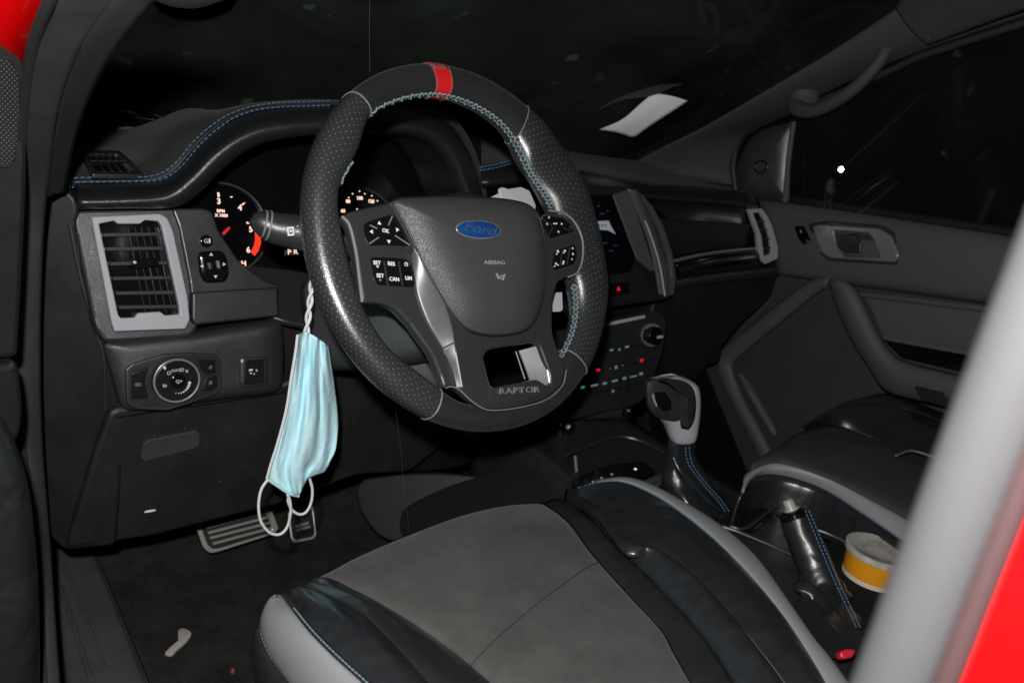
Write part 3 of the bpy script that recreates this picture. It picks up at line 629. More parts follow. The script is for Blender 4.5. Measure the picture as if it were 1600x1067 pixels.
joined('screen_icon', [plate('t', [(x-w_, y-1), (x+w_, y-1), (x+w_, y+1), (x-w_, y+1)], PS, 'iconlit', ds, off=.0028, thick=.0006, bev=.0001, rnd=0) for x, y, w_ in ((935, 322, 2), (941, 334, 4), (932, 372, 3), (944, 380, 5), (955, 392, 3), (940, 398, 4), (950, 330, 2), (962, 384, 3))], ds)
sk = plate('screen_graphic', [(930, 346), (951, 345), (954, 352), (962, 366), (950, 360), (935, 359)], PS, 'sticker', ds, off=.003, thick=.0008, bev=.0001, rnd=.0005)
joined('screen_dots', [disc('t', (x, 352.5), .0024, PS, 'bluedark', ds, off=.0036, thick=.0008, bev=.0001, hole=.0013) for x in (936, 941.5, 947)], ds)
# climate panel -----------------------------------------------------
PCl = (V((.5, .19, -.22)), V((-.02, -.975, .20)).normalized())
cl = plate('climate_panel', [(860, 520), (940, 503), (1010, 488), (1034, 487), (1043, 503), (1037, 548), (1022, 592), (1005, 628), (985, 636), (900, 655), (830, 660)], PCl, 'smooth', dash, thick=.05, bev=.004, rnd=.012)
cl.data.materials[0] = M['knee']
plate('climate_bar', [(942, 506), (1008, 492), (1009, 497), (943, 511)], PCl, 'grey', cl, off=.002, thick=.004)
ck = disc('volume_knob', (1022, 524), .022, PCl, 'satin', cl, off=.012, thick=.014, bev=.003)
disc('knob_cap', (1026, 525), .017, PCl, 'gloss', ck, off=.024, thick=.02, bev=.002)
joined('knob_mark', [plate('t', [(1027, 525), (1036, 524), (1036, 528), (1027, 529)], PCl, 'litblue', ck, off=.0246, thick=.001, bev=.0001, rnd=0)], ck)
def marks(lst, m, off=.0012, name='button_mark'):
    joined(name, [plate('t', [(x-w_, y-h+w_*.2), (x+w_, y-h-w_*.2), (x+w_, y+h-w_*.2), (x-w_, y+h+w_*.2)], PCl, m, cl, off=off, thick=.0008, bev=.0001, rnd=.0003) for x, y, w_, h in lst], cl)
marks([(956, 547, 2.6, 1.6), (968, 546, 1.4, 2.0), (980, 542, 2.8, 1.6)], 'litblue')
marks([(963, 574, 2.0, 2.4), (954, 576, .7, .7), (973, 571, .8, .8)], 'litblue')
marks([(929, 602, 5.5, 1.4), (945, 599, 3.0, 1.8), (961, 595, 4.2, 1.5), (976, 591, 2.6, 2), (990, 588, 5.0, 1.1), (1002, 584, 2.6, 2), (958, 611, 1.6, 2)], 'litblue')
marks([(911, 605, 2.6, 1.8)], 'litteal')
marks([(935, 578, 2.6, 2.0), (1003, 563, 2.2, 2.2)], 'hazard', name='heat_mark')
for l in (((905, 560), (1030, 532)), ((900, 590), (1024, 560)), ((890, 622), (1010, 597))):
    tube('button_gap', [at(*l[0], PCl[0]+PCl[1]*.0, PCl[1]), at(*l[1], PCl[0]+PCl[1]*.0, PCl[1])], .0008, 'gloss', cl, 6)
for x in (934, 953, 969, 983): plate('button_gap', [(x, 590), (x+1, 590), (x-1, 618), (x-2, 618)], PCl, 'gloss', cl, off=.0008, thick=.001, bev=.0001, rnd=0)
# lower roll and sockets
PR = (V((.5, .19, -.33)), V((0, -1, 0)))
tube('lower_roll', [Yp(895, 645, .22), Yp(940, 640, .20), Yp(975, 641, .19)], [.014, .018, .019], 'dash', dash, 16, sm=5)
disc('roll_cap', (985, 643), .0155, (Yp(985, 643, .17), V((.3, -.95, .1)).normalized()), 'gloss', dash, thick=.012, bev=.003)
disc('roll_pin', (984, 642), .003, (Yp(985, 643, .165), V((.3, -.95, .1)).normalized()), 'satin', dash, off=.002, thick=.004)
sk1 = disc('power_socket', (886, 668), .017, (Yp(886, 668, .2), V((-.3, -.9, .3)).normalized()), 'gloss', dash, thick=.02, bev=.004)
dome('socket_cap', [(886, 664), (891, 663), (892, 667), (888, 671), (885, 669)], (Yp(888, 667, .19), V((-.3, -.9, .3)).normalized()), 'chrome', sk1, H=.004, smooth=3)
# footwell back wall so no gap shows below the dash
plate('firewall', [V((-.43, .62, -.2)), V((1.2, .62, -.2)), V((1.2, .62, -.75)), V((-.43, .62, -.75))], (V((0, .80, -.4)), V((0, -.9, .45)).normalized()), 'carpet', dash, px=False, thick=.02)
plate('column_trim', [(690, 560), (870, 520), (905, 640), (850, 690), (700, 735), (640, 738)], (V((.15, .30, -.3)), V((0, -.95, -.2)).normalized()), 'dark', dash, thick=.03, bev=.005, rnd=.02)

# ============================================================ steering wheel
TL = rad(27.75); WY = rad(4.71)
WC = V((-.0457, -.0630, .0212)); wx = V((math.cos(WY), math.sin(WY), 0)); _fy = V((-math.sin(WY), math.cos(WY), 0))
wu = _fy*math.sin(TL)+V((0, 0, 1))*math.cos(TL); wn = wx.cross(wu)
wheel = thing('steering_wheel', 'black leather steering wheel with red centre mark and blue oval badge', 'steering wheel', WC)
def PW(h):
    if h > .0115: h += .0065
    return (WC+wn*h, wn)
def wq_(x, y, h):
    if h > .0115: h += .0065
    return wp(*wl(x, y, h), h)
def wl(x, y, h=0):
    p = at(x, y, WC+wn*h, wn)-WC; return p.dot(wx), p.dot(wu)
def wp(x, y, h): return WC + wx*x + wu*y + wn*h
inner_px = [(574, 181), (585, 172), (600, 165), (640, 151), (690, 147), (740, 162), (790, 195), (808, 222), (818, 252), (840, 285), (862, 318), (872, 350), (893, 425), (903, 470), (897, 520), (878, 556), (840, 620), (760, 640), (720, 628), (690, 606), (648, 573), (606, 542), (586, 510), (566, 474), (550, 420), (538, 370), (530, 320), (529, 290), (542, 270), (558, 248), (568, 222)]
pol = []
for x, y in inner_px:
    a, b = wl(x, y, .008); pol.append((math.atan2(b, a) % (2*math.pi), math.hypot(a, b)))
pol.sort()
def Rin(t):
    t %= 2*math.pi; n = len(pol)
    for i in range(n):
        a0, r0_ = pol[i-1] if i else (pol[-1][0]-2*math.pi, pol[-1][1]); a1, r1_ = pol[i]
        if t <= a1: k = (t-a0)/(a1-a0); return r0_*(1-k)+r1_*k
    a0, r0_ = pol[-1]; a1, r1_ = pol[0][0]+2*math.pi, pol[0][1]; k = (t-a0)/(a1-a0); return r0_*(1-k)+r1_*k
def Rsm(t): return sum(Rin(t+rad(d)) for d in (-6, -3, 0, 3, 6))/5
RO = .1990
def rimpt(t, g, grow=0):
    ri = min(Rsm(t), .172); ri = max(ri, .119); a = (RO-ri)/2+grow; c = (RO+ri)/2; td = math.degrees(t) % 360; sw = math.exp(-((td-49)/6)**2)+math.exp(-((td-22)/8)**2)*1.1+math.exp(-((td-142)/12)**2)*.6+math.exp(-(((td-342)/8))**2)*.8; b = .0165+.0045*sw+grow*1.0
    cg, sg = math.cos(g), math.sin(g); e = .85
    x = a*math.copysign(abs(cg)**e, cg); z = b*math.copysign(abs(sg)**e, sg)
    r_ = c+x; return wp(r_*math.cos(t), r_*math.sin(t), z)
def rim(name, a0, a1, m, grow=0, ng=28):
    n = max(2, int(abs(a1-a0)/2)); vs_ = []; uvs = []
    for i in range(n+1):
        t = rad(a0+(a1-a0)*i/n)
        for k in range(ng):
            vs_.append(rimpt(t, 2*math.pi*k/ng, grow))
    fs = []; uv = []
    for i in range(n):
        for k in range(ng):
            l = (k+1) % ng; fs.append((i*ng+k, i*ng+l, (i+1)*ng+l, (i+1)*ng+k))
            u0, u1 = rad(a0+(a1-a0)*i/n)*.178, rad(a0+(a1-a0)*(i+1)/n)*.178; v0, v1 = k*.130/ng, (k+1)*.130/ng
            uv.append([(u0, v0), (u0, v1), (u1, v1), (u1, v0)])
    fs.append(tuple(range(ng))[::-1]); uv.append([(0, 0)]*ng); fs.append(tuple(n*ng+k for k in range(ng))); uv.append([(0, 0)]*ng)
    return mesh(name, vs_, fs, m, wheel, 60, uv=uv)
gl_ = rim('leather_grip', 131, 240, 'perf'); gr_ = rim('leather_grip', -51, 57, 'perf')
rim('suede_section', 57, 131, 'suede', -.0004); rim('suede_section', 240, 309, 'suede', -.0004)
mk = rim('centre_marker', 92.4, 98.8, 'red', .0004)
rim('marker_edge', 92.0, 92.6, 'redpale', .0007); rim('marker_edge', 98.6, 99.2, 'redpale', .0007)
strip('pale_marker_top', [rimpt(rad(92.6), math.pi*k/20, .0007) for k in range(-2, 9)], [rimpt(rad(98.6), math.pi*k/20, .0007) for k in range(-2, 9)], 'redpale', wheel, 0, nu=24, nv=6, solid=.0003)  # upper half of the marker, paler than the red below
for a in (131, 240, 57, 309):
    tube('seam', [rimpt(rad(a), 2*math.pi*k/32, .0003) for k in range(32)], .0007, 'seam', wheel, 6, closed=True)
# braided lacing along the inner edge
GB = .92
def braid(a0, a1, parent=wheel, name='lacing'):
    n = int(abs(a1-a0)/360*2*math.pi*.16/.0009); A = []; Bp = []; Cp = []
    for i in range(n+1):
        t = rad(a0+(a1-a0)*i/n); ph = i*.47
        for lst, o in ((A, 0), (Bp, math.pi)):
            g = math.pi*GB+.17*math.sin(ph+o); q = rimpt(t, g, .0008+.0007*math.cos(2*ph+o)); lst.append(q)
        Cp.append(rimpt(t, math.pi*GB, .0001))
    tube(name, A, .0008, 'braid', parent, 6); tube(name, Bp, .0008, 'braid', parent, 6); tube(name, Cp, .0020, 'braiddark', parent, 6)
braid(20, 130); braid(-55, -20); braid(150, 160)
# back cover and column side of hub
hub_back = [wp(.075*math.cos(rad(a))+.01, .075*math.sin(rad(a))-.01, 0) for a in range(0, 360, 12)]
plate('hub_back', hub_back, PW(-.012), 'dark', wheel, px=False, thick=.04, bev=.006, rnd=0)
# spoke frame
fr_out = [(534, 338), (548, 330), (610, 316), (630, 350), (700, 480), (760, 520), (830, 505), (850, 450), (848, 350), (858, 330), (880, 335), (898, 350), (909, 375), (910, 405), (903, 425), (888, 432), (872, 440), (864, 470), (864, 520), (875, 555), (884, 575), (878, 602), (855, 622), (820, 634), (775, 640), (752, 636), (732, 622), (714, 606), (702, 604), (694, 606), (690, 590), (676, 555), (640, 505), (618, 482), (600, 474), (566, 472), (562, 440), (556, 395), (546, 355)]
fr_hole = [(756, 556), (765, 546), (836, 534), (843, 538), (860, 585), (861, 602), (850, 603), (838, 592), (772, 606), (766, 600)]
spf = plate('spoke_frame', [fr_out, fr_hole], PW(.012), 'spoke', wheel, thick=.012, bev=.0030, rnd=.004)
# raised satin blades beside the pad
bl0 = [wq_(x, y, .0118) for x, y in [(645, 398), (648, 430), (652, 462), (668, 505), (692, 545)]]; bl1 = [wq_(x, y, .0185) for x, y in [(648, 386), (668, 428), (693, 472), (706, 512), (710, 536)]]
strip('spoke_blade', bl0, bl1, 'blade', wheel, .0006, wn)
strip('spoke_blade', [bl0[-1], wq_(697, 575, .0115), wq_(700, 604, .0110)], [bl1[-1], wq_(716, 570, .0165), wq_(724, 606, .014)], 'blade', wheel, .0004, wn)
tube('blade_edge', [wq_(x, y, .0186) for x, y in [(693, 472), (706, 512), (710, 538), (716, 570), (722, 604)]], .0008, 'satin', wheel, 8, sm=4)
# lower badge plate with cut-out walls
strip('cutout_wall', [wp(*wl(x, y, -.006), -.006) for x, y in [(810, 548), (820, 573), (831, 602)]], [wp(*wl(x, y, .0165), .0165) for x, y in [(846, 538), (856, 568), (862, 603)]], 'hotsatin', wheel, -.001, wn)
tube('spoke_edge_line', [wq_(x, y, .0128) for x, y in [(696, 606), (706, 604), (718, 609), (734, 624), (753, 637), (775, 641), (820, 635), (856, 623), (879, 602), (885, 578)]], .0006, 'seam', wheel, 6, sm=5)  # pale line put in as the highlight on the frame's lower edge
tube('cutout_edge', [wq_(x, y, .008) for x, y in [(806, 549), (820, 592)]], .0008, 'seam', wheel, 6)
lb = dome('badge_plate', [(764, 607), (838, 593), (858, 605), (862, 612), (850, 618), (820, 628), (778, 632), (766, 628)], PW(.0125), 'spoke', wheel, H=.0015, p=6, rnd=.003)
bp_ = text('embossed_letters', 'RAPTOR', (812, 610), .0062, PW(.0152), 'satin', wheel, sx=1.45, space=.22, rot=rad(-3), ext=.0004)
# airbag cover
ab = [(616, 313), (660, 309), (700, 308), (760, 310), (800, 314), (830, 324), (846, 350), (852, 390), (851, 440), (843, 482), (830, 508), (808, 520), (770, 524), (738, 518), (716, 502), (690, 465), (660, 410), (640, 365), (622, 330)]
abo = dome('airbag_cover', ab, PW(.016), 'airbag', wheel, H=.016, p=4.5, rings=16, smooth=4, base=.02, centre=(748, 400))
for _c in ([(700, 345), (716, 395), (738, 440), (752, 470)], [(752, 470), (785, 468), (812, 462)]):
    tube('pad_crease', [wq_(x, y, .0316-.0000035*((x-748)**2*.6+(y-400)**2)) for x, y in _c], .0008, 'airbag', wheel, 6, sm=4)
tube('pad_gap', [wq_(x, y, .0165) for x, y in ab], .0013, 'dark', wheel, 8, closed=True, sm=4)
# badge
em = [(748+math.cos(k*math.pi/18)*36, 359+math.sin(k*math.pi/18)*15+math.cos(k*math.pi/18)*2) for k in range(36)]
rg = dome('badge', em, PW(.0315), 'satin', wheel, H=.003, p=8, smooth=2)
em2 = [(748.5+math.cos(k*math.pi/18)*33, 358.4+math.sin(k*math.pi/18)*12.7+math.cos(k*math.pi/18)*2) for k in range(36)]
dome('badge_enamel', em2, PW(.0340), 'blue', rg, H=.003, p=2.2, smooth=2)
text('badge_script', 'Ford', (748, 358), .011, PW(.0372), 'bluedark', rg, shear=.45, sx=1.35, ext=.0004, rot=rad(-6))
# airbag lettering
ap = [text('t', 'AIRBAG', (773, 410.5), .0042, PW(.0330), 'dimprint', abo, sx=1.35, rot=rad(1), ext=.0003)]
ap += [plate('t', [(775, 427), (777.5, 427), (781, 436), (778.5, 436)], PW(.0328), 'dimprint', abo, thick=.0008, bev=.0001, rnd=0), disc('t', (784, 433), .0024, PW(.0328), 'dimprint', abo, thick=.0008, bev=.0001, hole=.0015), plate('t', [(788, 428), (790, 428), (787, 438), (785, 438)], PW(.0328), 'dimprint', abo, thick=.0008, bev=.0001, rnd=0)]
joined('airbag_lettering', ap, abo)
# left button clusters
def cluster(name, loop, h=.0128, m='gloss', H=.0012): return dome(name, loop, PW(h), m, wheel, H=H, p=8, rnd=.003)
c1 = cluster('menu_buttons', [(568, 352), (574, 347), (612, 335), (618, 338), (628, 355), (641, 382), (636, 385), (600, 383), (577, 384), (571, 372)])
q_ = .0146
for a, b in (((578, 352), (589, 357)), ((577, 381), (592, 371)), ((607, 352), (613, 338)), ((617, 368), (640, 383))):
    tube('button_ridge', [wq_(*a, q_), wq_(*b, q_)], .0007, 'seam', c1, 6)
a_ = [text('t', 'OK', (602.5, 361), .0036, PW(q_), 'white', c1, rot=rad(-8), ext=.0002, bold=.0001)]
a_ += [plate('t', tri(p, .0023, g, PW(q_), 0), PW(q_), 'white', c1, thick=.0006, bev=.0001, rnd=0, raw2=True) for p, g in (((593, 349), rad(90)), ((608, 377), rad(-90)), ((581, 362), rad(180)), ((621, 359), 0))]
joined('button_print', a_, c1)
c2 = cluster('cruise_buttons', [(579, 404), (584, 402), (620, 403), (638, 406), (645, 418), (649, 444), (644, 449), (590, 445), (584, 436)])
for a, b in (((600, 408), (606, 446)), ((623, 409), (629, 447))): tube('button_gap', [wq_(*a, q_), wq_(*b, q_)], .0009, 'smooth', c2, 6)
a_ = [text('t', s, p, .0036, PW(q_), 'white', c2, rot=rad(-3), ext=.0002, bold=.0001) for s, p in (('SET', (589, 411)), ('+', (590, 417)), ('SET', (594, 431)), ('-', (594, 437)), ('RES', (611.5, 412.5)), ('CAN', (616, 436.5)), ('LIM', (638.5, 435)))]
a_.append(disc('t', (635, 413), .0020, PW(q_), 'white', c2, thick=.0005, bev=.0001, hole=.0015)); a_.append(text('t', '/', (635, 412), .0036, PW(q_), 'white', c2, rot=rad(60), ext=.0002))
joined('button_print', a_, c2)
# right button clusters
c3 = cluster('audio_buttons', [(846, 342), (852, 337), (880, 341), (892, 350), (897, 362), (880, 367), (860, 373), (852, 360)])
for a, b in (((847, 342), (862, 352)), ((856, 370), (864, 355)), ((880, 356), (890, 361))): tube('button_ridge', [wq_(*a, q_), wq_(*b, q_)], .0007, 'smooth', c3, 6)
joined('button_print', [plate('t', tri(p, .0017, g, PW(q_), 0), PW(q_), 'white', c3, thick=.0006, bev=.0001, rnd=0, raw2=True) for p, g in (((858, 340), rad(90)), ((855, 350), rad(180)), ((878, 350), 0), ((873, 362), rad(-90)))] + [plate('t', [(865, 348.5), (871, 348.5), (871, 350.5), (865, 350.5)], PW(q_), 'white', c3, thick=.0006, bev=.0001, rnd=0)], c3)
c4 = cluster('phone_buttons', [(866, 394), (872, 391), (896, 382), (900, 386), (902, 398), (898, 412), (884, 417), (866, 422), (863, 415)])
for a, b in (((879, 391), (875, 416)), ((890, 387), (886, 414))): tube('button_gap', [wq_(*a, q_), wq_(*b, q_)], .0007, 'smooth', c4, 6)
joined('button_print', [disc('t', p, r_, PW(q_), 'white', c4, thick=.0005, bev=.0001) for p, r_ in (((872, 393), .0017), ((870, 397), .0010), ((883, 392), .0015), ((881, 395), .001), ((895, 388), .0012), ((895.5, 397), .0014), ((894, 405), .0009), ((869, 412), .0014), ((872, 414), .001), ((867, 416), .0009), ((881, 409), .0014), ((880, 412), .0012))], c4)
tube('spoke_edge_line', [wq_(x, y, .013) for x, y in [(858, 329), (882, 334), (899, 349), (910, 375), (910, 405), (902, 426), (888, 433)]], .0013, 'seam', wheel, 6, sm=5)
tube('spoke_edge_line', [wq_(x, y, .013) for x, y in [(534, 338), (546, 352), (556, 393), (562, 440), (566, 472)]], .0013, 'seam', wheel, 6, sm=5)
# gear paddle behind the right side
pd = plate('shift_paddle', [(762, 311), (790, 296), (815, 292), (828, 298), (838, 322), (836, 330), (800, 322)], PW(-.022), 'grey', wheel, thick=.004, bev=.001, rnd=.003)
plate('paddle_tip', [(780, 294), (786, 292), (796, 296), (812, 310), (822, 322), (806, 322), (784, 312)], PW(-.015), 'grey', pd, thick=.004, bev=.001, rnd=.004)
plate('paddle_foot', [(862, 462), (868, 457), (879, 456), (880, 484), (876, 487), (862, 487)], PW(-.02), 'grey', pd, thick=.004, bev=.001, rnd=.002)

# ============================================================ steering column
colm = thing('steering_column', 'dark grey steering column shroud behind the steering wheel', 'steering column', WC-wn*.1)
rowsC = []
for h, sx_, sy0, sy1 in ((-.045, .055, .05, -.085), (-.07, .062, .055, -.10), (-.14, .064, .055, -.105), (-.22, .06, .045, -.10), (-.30, .05, .035, -.09)):
    ring = []
    for k in range(16):
        g = 2*math.pi*k/16; c, s = math.cos(g), math.sin(g)
        x = sx_*math.copysign(abs(c)**.55, c); y = (sy0 if s > 0 else -sy1)*math.copysign(abs(s)**.55, s)
        ring.append(wp(x-.005, y, h))
    rowsC.append(ring)
grid('shroud', rowsC, 'teal', colm, 2, 3, .003, closed=True)
plate('shroud_face', [wp(.05*math.cos(g*math.pi/12)-.005, .065*math.sin(g*math.pi/12)-.018, 0) for g in range(24)], PW(-.046), 'teal', colm, px=False, thick=.004)
# lower housing seen through the left opening
dome('lower_housing', [(600, 440), (640, 452), (690, 470), (740, 540), (740, 610), (700, 620), (650, 590), (610, 530)], (WC-wn*.17, wn), 'teal', colm, H=.02, p=4, rnd=.02, base=.05)
# indicator stalk
stk = thing('indicator_stalk', 'black indicator stalk with rounded tip and wiper print left of the wheel', 'stalk', WC-wn*.08+V((-.06, 0, 0)))
sp = [at(x, y, WC-wn*h, wn) for x, y, h in ((392, 350, .11), (400, 348, .11), (410, 350, .11), (418, 352, .11), (430, 357, .11), (460, 362, .105), (500, 370, .10), (560, 378, .09))]
tube('arm', sp, [.003, .0105, .0135, .0150, .0165, .0185, .019, .018], 'smooth', stk, 20)
for x, y, rr in ((412, 350, .0148), (419, 352.5, .0160)):
    c = at(x, y, WC-wn*.11, wn); d = (sp[5]-sp[3]).normalized(); tube('ring_ridge', [c-d*.0008, c+d*.0008], rr, 'seam', stk, 24)
PSt = (WC-wn*.086, wn)
joined('stalk_print', [plate('t', [[(448, 355), (459, 354), (460, 368), (450, 369)], [(451, 358), (457, 357), (458, 365), (452, 366)]], PSt, 'white', stk, thick=.0006, bev=.0001, rnd=.0004), disc('t', (454.5, 361.5), .0012, PSt, 'white', stk, thick=.0006, bev=.0001), plate('t', [(442, 356), (446, 357), (444, 360)], PSt, 'white', stk, thick=.0006, bev=.0001, rnd=0), plate('t', [(463, 354), (466, 352), (466, 354)], PSt, 'white', stk, thick=.0006, bev=.0001, rnd=0), disc('t', (465, 362), .0012, PSt, 'white', stk, thick=.0006, bev=.0001)], stk)

# ============================================================ driver seat
seat = thing('driver_seat', 'black leather driver seat cushion with charcoal suede centre and grey edges', 'car seat', V((-.05, -.3, -.6)))
def zz(l, z0, z1=None):
    n = len(l); z1 = z0 if z1 is None else z1
    return [Zp(x, y, (z1 if i == 0 else z0+(z1-z0)*.25 if i == 1 else z0)) for i, (x, y) in enumerate(l)]
A4 = zz([(500, 905), (560, 928), (620, 962), (690, 1008), (760, 1065), (840, 1140), (930, 1240)], -.315, -.325)
A5 = zz([(850, 788), (885, 815), (925, 868), (975, 925), (1030, 985), (1052, 1025), (1100, 1110)], -.315, -.325)
fr_ = [Zp(x, y, -.325) for x, y in [(500, 905), (560, 872), (640, 838), (720, 808), (790, 792), (850, 788)]]
frs = resample(cr(fr_, 8), 29); a4 = resample(cr(A4, 8), 60); a5 = resample(cr(A5, 8), 60); vs_ = []
for i in range(60):
    t = i/59
    for j in range(29):
        u = j/28; q = a4[i].lerp(a5[i], u) + (frs[j]-frs[0].lerp(frs[28], u))*max(0, 1-t*2.2)**2
        q += V((0, 0, 1))*(.011*math.sin(math.pi*u)**.5*min(1, t*6)**.5 + .0009*math.sin(i*.33+j*.5)*math.sin(j*.31+1)*min(1, t*5))
        vs_.append(q)
mesh('centre_insert', vs_, [(i*29+j, i*29+j+1, (i+1)*29+j+1, (i+1)*29+j) for i in range(59) for j in range(28)], 'insert', seat, 60, solid=.005)
def _sp(u):
    fi = 33-9*u; i0 = int(fi); k = fi-i0; jj = int(round(u*28)); return vs_[i0*29+jj].lerp(vs_[(i0+1)*29+jj], k)+V((0, 0, .0022))
tube('cross_seam', [_sp(j/28) for j in range(0, 29)], .0009, 'seamdark', seat, 6)
frb = [q+V((0, .014, -.05)) for q in fr_]; frc = [q+V((0, -.01, -.16)) for q in fr_]
strip('front_roll', fr_, frb, 'insert', seat, .004, V((0, 1, .6)))
strip('front_skirt', frb, frc, 'leather', seat, 0)
# left side: panel, ridge, grey edge
A3 = zz([(470, 925), (515, 935), (565, 962), (615, 1010), (665, 1067), (720, 1140), (790, 1240)], -.296, -.325)
def lead(c): return [c[0]+V((0, .012, -.05))]+c
strip('left_panel', lead(A3), lead(A4), 'leather', seat, .008, V((-.2, .1, 1)), 60, 16, .004, .8, .0006, .35)
A2 = zz([(446, 934), (462, 955), (490, 990), (530, 1030), (572, 1068), (640, 1140), (730, 1240)], -.303, -.325)
strip('left_bolster', lead(A2), lead(A3), 'leather', seat, .010, V((-.2, .1, 1)), 60, 16, .004, .8, .0006, .35)
A1 = [Zp(x, y, z) for x, y, z in [(440, 936, -.327), (424, 948, -.335), (413, 970, -.345), (413, 990, -.35), (424, 1020, -.355), (446, 1055, -.36), (480, 1100, -.36), (560, 1200, -.36)]]
A2b = [q+V((-.001, 0, 0)) for q in A2]
strip('left_edge_panel', A1, [Zp(444, 934, -.325)]+A2b[0:], 'seatgrey', seat, .010, V((-.9, 0, .5)), 60, 12, .004)
A0 = [q+V((.004, .0, -.06)) for q in A1]
strip('left_side', A0, A1, 'leather', seat, .012, V((-1, 0, .1)))
tube('piping', [q+V((-.001, 0, .003)) for q in A2], .0028, 'leather', seat, 8, sm=6)
stitches('stitching', [Zp(x, y, z) for x, y, z in [(450, 938, -.317), (466, 958, -.297), (495, 992, -.295), (536, 1032, -.294), (578, 1070, -.293), (640, 1130, -.293)]], 'braid', seat, .0035, .0012, .0007)
stitches('stitching', [Zp(x, y, z)+V((-.003, 0, .002)) for x, y, z in [(412, 975, -.345), (413, 992, -.35), (425, 1021, -.355), (448, 1056, -.36), (482, 1101, -.36)]], 'braid', seat, .0035, .0012, .0007)
plate('seat_base', [V((-.27, -.22, -.68)), V((-.27, -.22, -.42)), V((-.27, -.9, -.42)), V((-.27, -.9, -.68))], (V((-.27, -.5, -.5)), V((-1, 0, 0))), 'dark', seat, px=False, thick=.03, bev=.004)
plate('height_lever', [V((-.29, -.24, -.47)), V((-.29, -.24, -.44)), V((-.29, -.40, -.42)), V((-.29, -.40, -.47))], (V((-.288, -.5, -.5)), V((-1, 0, 0))), 'smooth', seat, px=False, thick=.012, bev=.003)
# right side
A6 = zz([(880, 783), (915, 806), (955, 850), (1000, 893), (1060, 955), (1105, 1010), (1150, 1080), (1190, 1150)], -.306, -.325)
A5c = zz([(852, 787), (887, 814), (927, 867), (977, 924), (1032, 984), (1056, 1025), (1102, 1110)], -.3145, -.326)
strip('right_panel', A5c, A6, 'leather', seat, .003, V((0, .1, 1)), 60, 12, .004, .8)
A6b = zz([(884, 782), (935, 815), (980, 868), (1025, 866), (1084, 905), (1138, 963), (1180, 1014), (1218, 1064), (1260, 1130)], -.288, -.322)
A6a = zz([(882, 783), (918, 806), (958, 850), (1002, 893), (1062, 955), (1107, 1010), (1152, 1080), (1192, 1150)], -.3055, -.325)
strip('right_bolster', A6a, A6b, 'leather', seat, .016, V((0.1, .1, 1)), 60, 14, .004, .8, .0005)
A7 = zz([(886, 780), (905, 763), (930, 757), (971, 754), (1012, 769), (1054, 794), (1105, 834), (1167, 896), (1226, 968), (1276, 1047), (1320, 1130)], -.283, -.322)
strip('right_top_panel', A6b, A7, 'leather', seat, .010, V((0, .1, 1)), 60, 14, .004, .8, .0004)
tube('seam', [q+V((0, 0, .0035)) for q in A6b[2:]], .0010, 'seam', seat, 6, sm=6)
A8 = zz([(930, 756), (974, 750), (1012, 758), (1067, 786), (1124, 822), (1180, 871), (1234, 947), (1268, 997), (1300, 1036), (1360, 1120)], -.289, -.300)
strip('right_edge_panel', A7[2:], A8, 'seatgrey', seat, .004, V((0.4, .1, 1)), 60, 10, .004)
strip('right_side', A8, [q+V((.01, 0, -.12)) for q in A8], 'leather', seat, .01, V((1, 0, 0)))
stitches('stitching', [q+V((-.002, 0, .003)) for q in A7[1:]], 'braid', seat, .0036, .0012, .0008, sm=8)
stitches('stitching', [q+V((-.006, -.003, .004)) for q in A7[1:]], 'thread', seat, .0036, .0012, .0006, sm=8)

# ============================================================ passenger seat
ps = thing('passenger_seat', 'black passenger seat cushion with suede centre dimmed for flash falloff and grey edge', 'car seat', V((.8, -.3, -.6)))
N1 = zz([(1172, 738), (1200, 727), (1230, 727), (1300, 752), (1365, 785), (1430, 820), (1520, 880)], -.300, -.312)
F1 = zz([(1172, 735), (1215, 700), (1258, 675), (1301, 667), (1350, 682), (1420, 715), (1520, 770)], -.315)
strip('centre_insert', N1, F1, 'insert_dimmed', ps, .012, V((0, 0, 1)), 50, 14, .005, .6)
G1 = zz([(1160, 770), (1168, 755), (1182, 744), (1205, 741), (1240, 747), (1290, 766), (1350, 804), (1410, 845), (1500, 910)], -.318)
strip('edge_panel', G1, [N1[0]+V((-.004, .003, -.004))]+N1, 'seatgrey', ps, .006, V((-.6, 0, .8)), 50, 8, .004)
stitches('stitching', [q+V((-.002, 0, .002)) for q in G1], 'thread', ps, .005, .002, .0008)
strip('side_panel', [q+V((.004, 0, -.11)) for q in G1], G1, 'leather', ps, .01, V((-1, 0, .1)), 50, 10, .004)
H1 = zz([(1252, 672), (1300, 640), (1350, 632), (1398, 636), (1461, 658), (1540, 700)], -.285, -.30)
strip('far_panel', F1[2:], H1, 'leather', ps, .012, V((0, 0, 1)), 50, 14, .004, .8)
I1 = zz([(1330, 636), (1380, 618), (1450, 640), (1540, 680)], -.30)
strip('far_bolster', H1[1:], I1, 'leather', ps, .01, V((0, 0, 1)))
tube('seam', [Zp(x, y, -.282) for x, y in [(1400, 712), (1425, 704), (1465, 716)]], .002, 'seam', ps, 6, sm=4)

